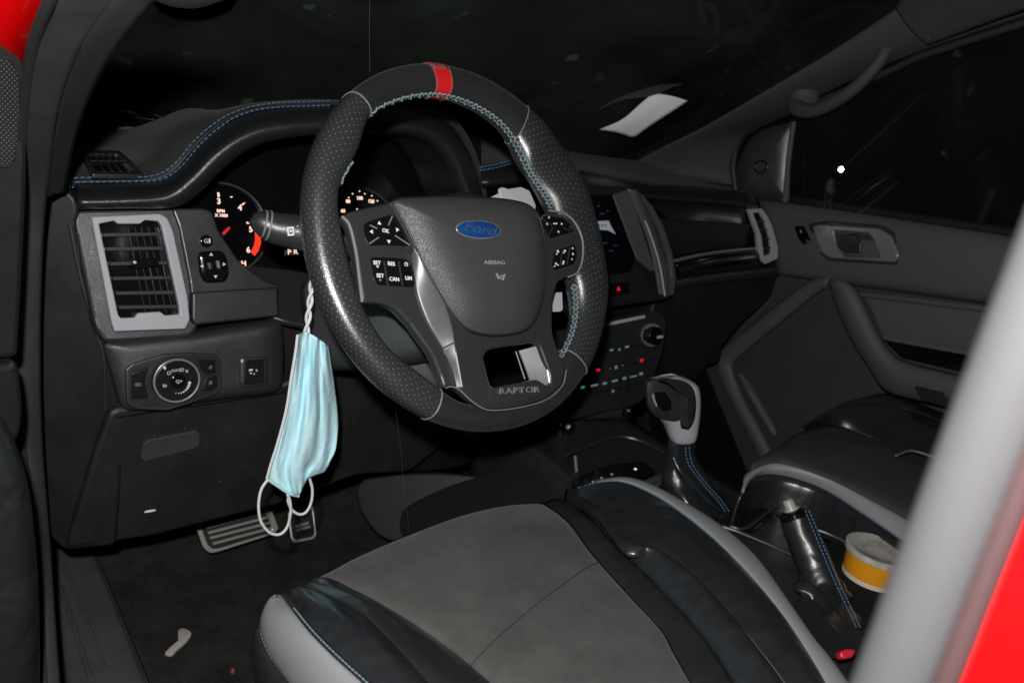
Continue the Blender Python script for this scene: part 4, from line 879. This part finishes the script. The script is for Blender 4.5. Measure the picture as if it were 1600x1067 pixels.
# ============================================================ centre console
con = thing('centre_console', 'black centre console between the two front seats with switches', 'centre console', V((.42, -.1, -.6)))
cz = -.385
def cw(x, y, z): return V((x, y, z))
ctop = [[cw(.285, .30, -.37), cw(.36, .30, -.36), cw(.46, .30, -.36), cw(.56, .30, -.37)], [cw(.285, .15, cz+.01), cw(.36, .15, cz), cw(.46, .15, cz), cw(.565, .15, cz+.01)],
        [cw(.285, .02, cz), cw(.36, .02, cz), cw(.46, .02, cz), cw(.56, .02, cz)], [cw(.28, -.15, cz), cw(.36, -.15, cz), cw(.46, -.15, cz), cw(.555, -.15, cz)],
        [cw(.26, -.4, cz), cw(.36, -.4, cz), cw(.46, -.4, cz), cw(.56, -.4, cz)], [cw(.2, -.7, cz), cw(.36, -.7, cz), cw(.46, -.7, cz), cw(.6, -.7, cz)]]
grid('top_panel', ctop, 'smooth', con, 4, 4, .006)
strip('side_wall', [r_[0] for r_ in ctop], [r_[0]+V((-.03, 0, -.30)) for r_ in ctop], 'knee', con, .005, V((-1, 0, 0)))
strip('side_wall', [r_[-1] for r_ in ctop], [r_[-1]+V((.03, 0, -.30)) for r_ in ctop], 'knee', con, .005, V((1, 0, 0)))
# left knee pad of the tunnel seen beyond the driver seat
plate('tunnel_pad', [(553, 752), (600, 741), (690, 737), (800, 752), (850, 770), (905, 790), (800, 850), (600, 850), (560, 800)], (V((.24, .3, -.5)), V((-.75, -.6, .3)).normalized()), 'knee', con, thick=.02, bev=.005, rnd=.05)
dome('tunnel_side', [(628, 800), (690, 764), (752, 744), (800, 735), (862, 742), (908, 770), (885, 790), (820, 800), (720, 822), (640, 850)], (V((.27, .1, -.42)), V((-.75, -.3, .6)).normalized()), 'matte', con, H=.004, p=3, smooth=4, base=.03)
tube('tray_edge', [Zp(x, y, -.372) for x, y in [(884, 711), (925, 694), (965, 682), (1005, 690), (1040, 708)]], .0035, 'smooth', con, 8, sm=5)
PZ = (V((.4, 0, -.378)), V((0, 0, 1)))
plate('bright_tab', [(897, 712), (901, 711), (904, 742), (900, 743)], (Zp(900, 728, -.372), V((-.3, -.9, .3)).normalized()), 'seam', con, thick=.003)
plate('switch_bank', [(893, 752), (905, 742), (955, 724), (1005, 720), (1026, 735), (960, 760), (905, 775)], PZ, 'gloss', con, off=.006, thick=.012, bev=.002, rnd=.006)
joined('switch_light', [disc('t', p, .0026, PZ, 'litblue', con, off=.0072, thick=.001, bev=.0002) for p in ((927, 752), (940, 746), (956, 740))], con)
joined('warm_light', [disc('t', (993, 732), .0024, PZ, 'lit', con, off=.0072, thick=.001, bev=.0002)], con)
plate('slot_frame', [[(1002, 753), (1014, 747), (1040, 737), (1048, 745), (1018, 764)], [(1011, 753), (1036, 744), (1038, 747), (1018, 758)]], PZ, 'teal', con, off=.008, thick=.008)
plate('gear_surround', [(1010, 765), (1050, 742), (1110, 760), (1190, 790), (1210, 800), (1180, 826), (1150, 822), (1080, 795), (1030, 775)], PZ, 'gloss', con, off=.004, thick=.012, bev=.003, rnd=.006)
joined('gear_letters', [text('t', s, p, .007, PZ, 'litteal', con, off=.0055, rot=rad(-40), bold=.0003) for s, p in (('P', (1072, 788)), ('R', (1082, 793.5)), ('N', (1091, 797.5)), ('D', (1101, 802)))], con)
tube('trim_line', [Zp(x, y, -.372) for x, y in [(1128, 822), (1160, 833), (1240, 868), (1300, 905)]], .003, 'smooth', con, 8, sm=5)
tube('trim_line', [Zp(x, y, -.370) for x, y in [(1140, 822), (1165, 825), (1200, 800), (1215, 792)]], .003, 'smooth', con, 8, sm=5)
# cup holder wells
for c in ((1395, 925), ):
    disc('cup_well', c, .05, PZ, 'matte', con, off=.003, thick=.006, hole=.043)
plate('rear_tray', [(1245, 850), (1330, 845), (1420, 900), (1400, 980), (1345, 985), (1300, 930)], PZ, 'matte', con, off=.004, thick=.008, bev=.002, rnd=.01)
tube('tray_edge', [Zp(x, y, -.368) for x, y in [(1240, 815), (1290, 832), (1330, 850)]], .0028, 'smooth', con, 8, sm=4)

# gear lever
gl = thing('gear_lever', 'automatic gear lever with black and silver knob above leather gaiter', 'gear lever', Zp(1110, 790, -.378))
kb = at(1067, 688, V((.39, -.03, -.24)), V((0, -1, 0)).normalized())
PGk = (V((.39, -.03, -.24)), V((-.35, -.93, .1)).normalized())
def kpnt(x, y): return at(x, y, PGk[0], PGk[1])
rowsK = []
for y, xl, xr, dd in ((690, 1052, 1078, .012), (684, 1048, 1084, .016), (665, 1040, 1087, .020), (645, 1026, 1089, .025), (620, 1013, 1089, .028), (603, 1014, 1084, .027), (595, 1021, 1070, .020), (590, 1032, 1054, .008)):
    a, b = kpnt(xl, y), kpnt(xr, y-(4 if y < 650 else 0)); c = (a+b)/2; hx = (b-a)/2
    bk = V((.35, .93, -.1)).normalized(); ring = []
    for k in range(16):
        g = 2*math.pi*k/16; cc, s = math.cos(g), math.sin(g)
        ring.append(c + hx*math.copysign(abs(cc)**.75, cc) + bk*(dd*math.copysign(abs(s)**.75, s)))
    rowsK.append(ring)
grid('knob', rowsK, 'grey', gl, 2, 4, .002, closed=True)
fl_ = dome('knob_face', [(1011, 603), (1018, 595), (1032, 594), (1052, 601), (1064, 613), (1069, 632), (1067, 650), (1058, 658), (1040, 656), (1020, 646), (1013, 628)], PGk, 'smooth', gl, off=.026, H=.005, smooth=4, p=3, base=.01)
plate('knob_inlay', [(1022, 614), (1040, 612), (1049, 626), (1050, 640), (1038, 644), (1025, 632)], PGk, 'gloss', fl_, off=.0325, thick=.004, bev=.0015, rnd=.004)
tube('knob_glint', [at(x, y, PGk[0]+PGk[1]*.033, PGk[1]) for x, y in [(1020, 616), (1022, 625), (1026, 634)]], .0014, 'chrome', fl_, 6)
PGr = (V((.41, -.070, -.24)), V((.1, -.97, .25)).normalized())
dome('knob_back', [(1036, 593), (1052, 592), (1068, 595), (1081, 604), (1087, 620), (1087, 640), (1083, 658), (1073, 668), (1071, 640), (1068, 618), (1060, 604)], PGr, 'smooth', gl, off=.014, H=.004, smooth=4, p=3, base=.01)
bt = []
for (x0, y0), (x1, y1), dd in (((1050, 688), (1082, 690), .014), ((1048, 705), (1080, 706), .013), ((1046, 725), (1088, 725), .018), ((1046, 750), (1104, 750), .028), ((1050, 775), (1125, 778), .04), ((1062, 792), (1148, 804), .05)):
    v0 = -.03 if y0 < 730 else -.06
    a, b = at(x0, y0, V((.39, -.03-(y0-688)*.0005, -.24)), V((0, -1, 0))), at(x1, y1, V((.39, -.03-(y0-688)*.0005, -.24)), V((0, -1, 0)))
    c = (a+b)/2; hx = (b-a)/2; ring = []
    for k in range(16):
        g = 2*math.pi*k/16; cc, s = math.cos(g), math.sin(g)
        ring.append(c + hx*math.copysign(abs(cc)**.7, cc)*(1+.06*math.sin(3*g+y0*.1)) + V((0, 1, 0))*(dd*math.copysign(abs(s)**.7, s)))
    bt.append(ring)
grid('gaiter', bt, 'leather', gl, 2, 5, .002, closed=True)
for dx in (0, 6):
    stitches('stitching', [at(x+dx, y, V((.39, -.056-(y-688)*.0006, -.24)), V((0, -1, 0))) for x, y in [(1071, 698), (1073, 716), (1080, 732), (1100, 758), (1120, 780), (1134, 800)]], 'thread', gl, .004, .0015, .0009)
tube('gaiter_fold', [at(x, y, V((.39, -.052-(y-688)*.0007, -.24)), V((0, -1, 0))) for x, y in [(1052, 715), (1062, 735), (1085, 760), (1108, 785), (1125, 797)]], [.003, .0045, .005, .004, .002], 'leather', gl, 10, sm=5)

# handbrake
hb = thing('handbrake', 'black leather handbrake lever with chrome button beside the gear gaiter', 'handbrake', Zp(1300, 990, -.378))
hp = [Yp(1241, 806, -.262), Yp(1252, 832, -.276), Yp(1268, 870, -.299), Yp(1287, 920, -.33), Yp(1293, 940, -.345)]
tube('grip', hp, [.0195, .0215, .0225, .0225, .0225, .020], 'leather', hb, 20, sm=6)
d0 = (hp[0]-hp[1]).normalized()
tube('grip_collar', [hp[0]-d0*.002, hp[0]+d0*.004, hp[0]+d0*.008], [.0198, .019, .013], 'gloss', hb, 20)
tube('button_collar', [hp[0]+d0*.007, hp[0]+d0*.0115], .010, 'chrome', hb, 18)
tube('button', [hp[0]+d0*.011, hp[0]+d0*.021, hp[0]+d0*.023], [.0075, .0075, .005], 'chrome', hb, 18)
gt = []
for (x0, y0), (x1, y1), yy, dd in (((1262, 912), (1312, 908), -.33, .022), ((1254, 924), (1319, 917), -.332, .027), ((1262, 938), (1316, 934), -.342, .023), ((1255, 960), (1330, 955), -.358, .030), ((1245, 1000), (1345, 985), -.378, .042)):
    a, b = Yp(x0, y0, yy), Yp(x1, y1, yy); c = (a+b)/2; hx = (b-a)/2; ring = []
    for k in range(16):
        g = 2*math.pi*k/16; cc, s = math.cos(g), math.sin(g)
        ring.append(c+hx*cc*(1+.08*math.sin(5*g+y0))+V((0, 1, 0))*(dd*s)+V((0, 0, .003*math.sin(4*g+y0))))
    gt.append(ring)
grid('gaiter', gt, 'leather', hb, 3, 5, .002, closed=True)
for dx in (0, 6):
    stitches('stitching', [Yp(x+dx, y, v) for x, y, v in [(1258, 797, -.284), (1270, 826, -.298), (1288, 870, -.321), (1306, 912, -.360), (1322, 945, -.376), (1338, 980, -.412)]], 'thread', hb, .0038, .0014, .0008)
bk = plate('seat_belt_buckle', [(1312, 1018), (1322, 1013), (1338, 1014), (1334, 1026), (1316, 1030)], (Zp(1322, 1020, -.33), V((-.4, -.6, .7)).normalized()), 'redplastic', None, thick=.012, bev=.002, rnd=.003)
tag(bk, 'red seat belt buckle release beside the driver seat edge', 'buckle')

# cup of dessert
cupc = Zp(1388, 915, -.375)
cup = thing('snack_cup', 'small orange snack cup with frosted lid in the console tray', 'cup', cupc)
def lathe(name, c, prof, m, parent, n=36):
    vs_ = []; fs = []
    for r_, z in prof:
        for k in range(n): vs_.append(c+V((r_*math.cos(2*math.pi*k/n), r_*math.sin(2*math.pi*k/n), z)))
    for i in range(len(prof)-1):
        for k in range(n): l = (k+1) % n; fs.append((i*n+k, i*n+l, (i+1)*n+l, (i+1)*n+k))
    fs.append(tuple(range(n))[::-1]); fs.append(tuple((len(prof)-1)*n+k for k in range(n)))
    return mesh(name, vs_, fs, m, parent)
cc_ = V((Zp(1376, 852, -.325).x, Zp(1376, 852, -.325).y, -.38))
lathe('cup_wall', cc_, [(.036, .002), (.038, .004), (.0405, .042)], 'cupwall', cup)
lathe('cup_base', cc_, [(.034, -.003), (.0375, -.001), (.0388, .012), (.0386, .0125), (.035, .0125)], 'cream', cup)
lathe('lid', cc_, [(.041, .041), (.0435, .042), (.044, .045), (.0435, .050), (.040, .0505), (.0385, .0495), (.02, .0497)], 'lid', cup)

# ============================================================ pedals
def pedal(name, outer, rows_, pl, label, cat):
    t_ = thing(name, label, cat, at(outer[0][0], outer[0][1], pl[0], pl[1]))
    p_ = plate('pedal_pad', outer, pl, 'dark', t_, thick=.014, bev=.003, rnd=.006)
    inn = [((x-sum(o[0] for o in outer)/len(outer))*.86+sum(o[0] for o in outer)/len(outer), (y-sum(o[1] for o in outer)/len(outer))*.82+sum(o[1] for o in outer)/len(outer)) for x, y in outer]
    plate('bright_rim', [outer, inn], pl, 'steel', t_, off=.003, thick=.005, bev=.0012, rnd=.005)
    for a, b in rows_: tube('rib', [at(*a, pl[0]+pl[1]*.002, pl[1]), at(*b, pl[0]+pl[1]*.002, pl[1])], .0034, 'steel', t_, 8, flat=.7)
    return t_
PPd = (V((-.09, .475, -.615)), V((0, -.9, .43)).normalized())
bpd = pedal('brake_pedal', [(306, 822), (312, 812), (410, 786), (422, 790), (436, 826), (428, 834), (340, 862), (328, 864), (318, 856)], [((322, 824), (412, 800)), ((325, 832), (417, 808)), ((328, 840), (422, 816)), ((332, 849), (425, 824))], PPd, 'wide ribbed steel brake pedal under the dashboard', 'pedal')
tube('pedal_arm', [at(352, 805, PPd[0]-PPd[1]*.01, PPd[1]), at(348, 790, PPd[0]-PPd[1]*.02, PPd[1]), V((-.09, .60, -.40))], .007, 'dark', bpd, 8)
PPa = (V((.05, .51, -.64)), V((0, -.85, .5)).normalized())
apd = pedal('accelerator_pedal', [(450, 800), (486, 788), (490, 792), (495, 836), (490, 842), (460, 848), (455, 842)], [((463, 822), (482, 816)), ((464, 828), (484, 822))], PPa, 'narrow upright accelerator pedal behind the mask loops', 'pedal')
tube('pedal_arm', [at(470, 800, PPa[0]-PPa[1]*.01, PPa[1]), V((.06, .62, -.45))], .008, 'dark', apd, 8)

# ============================================================ face mask
fm = thing('face_mask', 'pale blue disposable face mask hanging by its ear loop from the stalk', 'face mask', Yp(478, 520, .07))
YM = .07
mr = [[(465, 523), (476, 518), (490, 524), (502, 532), (514, 542)],
      [(462, 548), (474, 548), (488, 552), (503, 558), (517, 566)],
      [(455, 590), (470, 592), (485, 594), (504, 598), (523, 602)],
      [(447, 641), (464, 643), (482, 646), (506, 648), (528, 650)],
      [(433, 694), (452, 700), (474, 704), (500, 702), (525, 698)],
      [(424, 722), (444, 735), (466, 738), (492, 726), (516, 720)],
      [(417, 747), (452, 771), (467, 775), (480, 747), (508, 737)]]
rowsM = []
for i, r_ in enumerate(mr):
    row = []
    for j in range(17):
        t = j/16*4; k = min(3, int(t)); f_ = t-k
        x = r_[k][0]*(1-f_)+r_[k+1][0]*f_; y = r_[k][1]*(1-f_)+r_[k+1][1]*f_
        row.append(Yp(x, y, YM + .0032*math.sin(j*1.25+.35*i)+.0035*math.sin(j*.7+1.1*i+1)+.002*math.sin(j*2.3-1.7*i)-.012*math.sin(j/16*math.pi)-.006*(j in (9, 10))))
    rowsM.append(row)
grid('pleated_cloth', rowsM, 'mask', fm, 2, 6, .0012, 45)
edge = [Yp(x, y, YM-.010) for x, y in [(465, 523), (462, 548), (455, 590), (447, 641), (433, 694), (424, 722), (417, 747)]]
tube('hem', edge, .0016, 'maskin', fm, 6, sm=5)
tube('hem', [Yp(x, y, YM-.012) for x, y in [(417, 748), (435, 760), (452, 771), (467, 775)]], .0016, 'mask', fm, 6, sm=4)
tp = []
for ph in (0, math.pi):
    tp.append([Yp(488-.115*(y-440)+3.2*math.sin(y*.13+ph), y, YM-.006+.003*math.cos(y*.13+ph)) for y in range(430, 532, 4)])
for q in tp: tube('ear_loop', q, .0018, 'maskin', fm, 8)
# the hook end of the loop, over the column
tube('ear_loop', [tp[0][0], Yp(492, 420, .065), Yp(498, 400, .06), Yp(500, 380, .055), Yp(500, 372, .04)], .002, 'maskin', fm, 8, sm=4)
tube('ear_loop', [Yp(x, y, YM-.012) for x, y in [(419, 748), (408, 765), (404, 790), (408, 815), (422, 832), (438, 834), (449, 822), (454, 800), (453, 782), (449, 772)]], .0017, 'maskin', fm, 8, sm=6)
tube('ear_loop', [Yp(x, y, YM-.004) for x, y in [(484, 748), (488, 765), (486, 785), (478, 800), (467, 803), (456, 796), (450, 782), (452, 772)]], .0017, 'maskin', fm, 8, sm=6)

# ============================================================ passenger door
XD = 1.13
pdr = thing('passenger_door', 'charcoal passenger door panel with pull handle, seen across the cabin', 'car door', V((XD, .1, -.6)))
PD = (V((XD, 0, 0)), V((-1, 0, 0)))
def D(x, y, o=0): return Xp(x, y, XD-o)
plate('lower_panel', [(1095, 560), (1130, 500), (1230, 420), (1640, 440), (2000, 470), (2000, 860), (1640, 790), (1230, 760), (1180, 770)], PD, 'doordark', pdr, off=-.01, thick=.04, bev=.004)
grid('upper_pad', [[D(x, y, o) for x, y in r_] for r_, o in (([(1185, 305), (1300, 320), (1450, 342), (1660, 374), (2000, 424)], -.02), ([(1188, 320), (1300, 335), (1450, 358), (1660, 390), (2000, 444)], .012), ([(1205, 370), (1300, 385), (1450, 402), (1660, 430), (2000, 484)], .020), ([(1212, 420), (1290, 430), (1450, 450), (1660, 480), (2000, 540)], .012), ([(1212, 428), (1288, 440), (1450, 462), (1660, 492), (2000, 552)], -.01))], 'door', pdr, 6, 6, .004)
strip('ridge_frame', [D(x, y, .006) for x, y in [(1300, 434), (1270, 437), (1225, 468), (1170, 512), (1122, 552), (1119, 568), (1132, 605), (1160, 660), (1190, 720)]], [D(x, y, .002) for x, y in [(1296, 450), (1280, 456), (1240, 488), (1195, 525), (1150, 563), (1146, 578), (1162, 620), (1186, 665), (1212, 715)]], 'door', pdr, .012, V((-1, 0, 0)))
tube('pocket_roll', [D(x, y, 0) for x, y in [(1157, 585), (1172, 610), (1192, 645), (1212, 680)]], [.008, .013, .013, .010], 'door', pdr, 12, sm=6)
# pull handle
strip('pull_handle', [D(x, y, .04) for x, y in [(1297, 440), (1304, 470), (1329, 528), (1358, 574), (1383, 610), (1430, 625), (1540, 650)]], [D(x, y, .05) for x, y in [(1328, 442), (1344, 462), (1372, 520), (1398, 556), (1430, 570), (1470, 580), (1560, 600)]], 'door', pdr, .022, V((-1, 0, .2)))
strip('arm_recess', [D(x, y, .008) for x, y in [(1345, 458), (1420, 466), (1500, 474), (1620, 486)]], [D(x, y, .035) for x, y in [(1378, 530), (1430, 540), (1520, 556), (1620, 570)]], 'door', pdr, -.01, V((-1, 0, 0)))
tube('recess_roll', [D(x, y, .014) for x, y in [(1345, 460), (1420, 468), (1500, 478), (1620, 492)]], .007, 'door', pdr, 10, sm=5)
plate('window_switch', [(1384, 532), (1440, 540), (1520, 556), (1580, 570), (1570, 590), (1500, 578), (1408, 556)], (V((XD-.045, 0, -.2)), V((-.85, -.2, .5)).normalized()), 'gloss', pdr, thick=.01, bev=.002)
plate('cup_pull', [(1428, 604), (1440, 600), (1470, 606), (1484, 628), (1478, 636), (1440, 626)], PD, 'dark', pdr, off=.068, thick=.006)
dh = plate('release_bezel', [[(1269, 354), (1280, 351), (1372, 357), (1392, 368), (1404, 400), (1398, 410), (1296, 403), (1286, 396), (1276, 376)], [(1302, 360), (1357, 364), (1366, 376), (1376, 404), (1318, 401), (1306, 384)]], PD, 'satin', pdr, off=.026, thick=.008, bev=.002, rnd=.005)
plate('release_cup', [(1296, 357), (1360, 361), (1380, 406), (1312, 404)], PD, 'gloss', dh, off=.02, thick=.004)
plate('release_lever', [(1306, 368), (1334, 366), (1346, 380), (1344, 396), (1318, 396), (1308, 384)], PD, 'smooth', dh, off=.030, thick=.006, bev=.002, rnd=.004)
plate('bezel_surround', [(1262, 350), (1290, 345), (1378, 352), (1398, 364), (1410, 402), (1402, 415), (1292, 408), (1276, 392)], PD, 'smooth', pdr, off=.0215, thick=.008, bev=.002, rnd=.006)
lk = plate('lock_switch', [(1240, 353), (1256, 353), (1268, 376), (1256, 384), (1247, 374)], PD, 'gloss', pdr, off=.0225, thick=.006, bev=.002, rnd=.003)
tube('lock_print', [D(1251, 360, .0235), D(1252, 364, .0235)], .0022, 'satin', lk, 6); tube('lock_print', [D(1261, 376, .0235), D(1263, 378, .0235)], .0025, 'satin', lk, 6)
# mirror triangle with tweeter
mt = dome('mirror_corner', [(1152, 300), (1151, 262), (1166, 224), (1190, 203), (1240, 190), (1236, 250), (1232, 316), (1190, 312)], (V((1.09, .35, .1)), V((-.95, -.3, 0)).normalized()), 'smooth', pdr, H=.008, p=4, rnd=.01)
disc('tweeter', (1188, 261), .016, (V((1.078, .35, .1)), V((-.95, -.3, 0)).normalized()), 'gloss', mt, thick=.006, hole=.012, bev=.001)
tube('corner_post', [Xp(1226, 316, 1.075), Xp(1232, 250, 1.06), Xp(1240, 190, 1.04)], .006, 'door', pdr, 8)
tube('window_seal', [D(1195, 306, .0), D(1300, 322, .0), D(1450, 344, .0), D(1660, 376, .0), D(2000, 428, 0)], .010, 'rubber', pdr, 10, sm=4)
gq = [Xp(1234, 318, 1.11), Xp(1238, 180, 1.06), Xp(1400, 100, 1.01), Xp(1660, 10, .99), Xp(1990, -80, .97), Xp(2000, 430, 1.11)]
mesh('window_pane', gq, [(0, 1, 2, 3, 4, 5)], 'sideglass', pdr)

# ============================================================ driver door (open, only its hinge edge in view)
dd = thing('driver_door', 'open driver door edge with perforated speaker grille at the left', 'car door', V((-.5, .2, -.4)))
PDr = (V((-.46, .05, .05)), V((.35, -.93, 0)).normalized())
plate('door_skin', [(-80, 45), (0, 48), (25, 58), (42, 85), (48, 130), (44, 300), (38, 420), (30, 560), (-80, 565)], PDr, 'dark', dd, off=-.002, thick=.03, bev=.006, rnd=.008)
gpx = [(-60, 86), (8, 90), (24, 102), (32, 130), (30, 200), (24, 250), (16, 263), (-60, 264)]
gg = plate('speaker_grille', gpx, PDr, 'grille', dd, off=.001, thick=.004, bev=.001, rnd=.006)
uvl = gg.data.uv_layers.new(name='UVMap')
for p in gg.data.polygons:
    for li, vi in zip(p.loop_indices, p.vertices):
        c = gg.data.vertices[vi].co; uvl.data[li].uv = (c.x+c.y*.4, c.z)
plate('door_pocket', [(-80, 570), (10, 572), (30, 560), (40, 640), (30, 700), (-80, 720)], PDr, 'dark', dd, off=-.004, thick=.03, bev=.006, rnd=.02)
strip('arm_rest', [at(x, y, PDr[0], PDr[1]) for x, y in [(-20, 640), (8, 690), (30, 760), (42, 850), (48, 960), (50, 1120)]], [at(x, y, PDr[0]+PDr[1]*.02, PDr[1]) for x, y in [(-80, 640), (-60, 690), (-40, 760), (-30, 850), (-20, 960), (-20, 1120)]], 'leather', dd, .02, V((.8, -.6, 0)))
strip('arm_rest_edge', [at(x, y, PDr[0]+PDr[1]*.006, PDr[1]) for x, y in [(6, 690), (30, 760), (43, 850), (50, 960), (52, 1120)]], [at(x, y, PDr[0]+PDr[1]*.02, PDr[1]) for x, y in [(-4, 700), (14, 765), (24, 850), (30, 960), (32, 1120)]], 'pillar0', dd, .008, V((.3, -.9, 0)))
tube('arm_rest_seam', [at(x, y, PDr[0]+PDr[1]*.02, PDr[1]) for x, y in [(-10, 690), (8, 760), (18, 850), (24, 960), (26, 1120)]], .0022, 'seam', dd, 6, sm=5)

# ============================================================ small loose things
_pc = wsp(1010, 185)+WP[1]*.075; _pn = ((CP-_pc).normalized()+WP[1]*1.0).normalized()
pp = [[at(x, y, _pc+_pn*o, _pn) for x, y, o in r_] for r_ in ([(936, 203, -.010), (972, 187, .0), (1000, 163, .0), (1020, 146, -.004)], [(962, 207, -.002), (990, 190, .006), (1022, 166, .006), (1048, 150, .0)], [(990, 216, -.002), (1016, 197, .004), (1048, 176, .004), (1075, 158, -.004)])]
pg = grid('paper_sheet', pp, 'paper', None, 5, 5, .0006); tag(pg, 'white curled paper sheet lying against the lower right windscreen', 'paper')
ts = dome('tissue_scrap', [(258, 1020), (262, 1015), (272, 1008), (280, 998), (278, 986), (286, 981), (297, 986), (298, 992), (288, 1004), (276, 1014), (268, 1022)], (V((0, 0, -.692)), V((0, 0, 1))), 'tissue', None, H=.0025, smooth=3)
tag(ts, 'crumpled pale tissue scrap lying on the floor carpet', 'litter')
cb = dome('red_crumb', [(360, 1044), (366, 1043), (367, 1048), (361, 1049)], (V((0, 0, -.690)), V((0, 0, 1))), 'redpale', None, H=.003, smooth=2); tag(cb, 'tiny reddish crumb on the carpet near the seat', 'crumb')
# cobweb in the windscreen corner and two hanging threads
wb = []
random.seed(3)
for a, b in (((120, 190), (215, 192)), ((125, 155), (140, 185)), ((128, 156), (165, 160)), ((140, 158), (210, 190)), ((112, 195), (135, 172)), ((150, 160), (240, 175)), ((130, 175), (150, 150)), ((165, 130), (215, 150)), ((240, 170), (320, 182)), ((135, 160), (200, 182))):
    pts = []
    for k in range(7):
        t = k/6; pts.append(wsp(a[0]+(b[0]-a[0])*t+random.uniform(-2, 2), a[1]+(b[1]-a[1])*t+3*math.sin(t*3.1)+random.uniform(-1.5, 1.5))+WP[1]*.012)
    wb.append(pts)
w1 = multi('cobweb', wb, .00035, 'web', None, 4); tag(w1, 'thin grey cobweb in the lower left corner of the windscreen', 'cobweb')
t1 = tube('spider_thread', [Yp(578, -30, -.02), Yp(577, 60, -.02), Yp(578, 112, -.02)], .00010, 'thread_silk', None, 4); tag(t1, 'fine spider thread hanging above the steering wheel rim', 'thread', 'spider threads')
t2 = tube('spider_thread', [Yp(618, 640, .0), Yp(626, 700, 0), Yp(632, 770, 0), Yp(640, 830, 0)], .00010, 'thread_silk', None, 4); tag(t2, 'fine spider thread below the steering wheel over the footwell', 'thread', 'spider threads')
# ============================================================ far lamp outside
lc_ = CP + ray(1314, 265)*14
lm = thing('street_lamp', 'distant lit lamp glowing outside the passenger window', 'street lamp', lc_-V((0, 0, 4)))
lathe('lamp_globe', lc_, [(.002, -.033), (.024, -.024), (.033, 0), (.024, .024), (.002, .033)], 'lamp', lm, 16)
tube('pole', [lc_-V((0, 0, 4)), lc_-V((0, 0, .08))], .03, 'dark', lm, 8)
pc_ = CP + ray(1540, 325)*9
mp_ = tube('reflection_streak', [pc_-V((0, 0, .22))-RT*.02, pc_+V((0, 0, .2))+RT*.02], .035, 'paper', None, 8); tag(mp_, 'pale narrow post standing in for a reflection in the passenger window', 'streak')  # bar added outside to imitate a bright streak reflected in the window
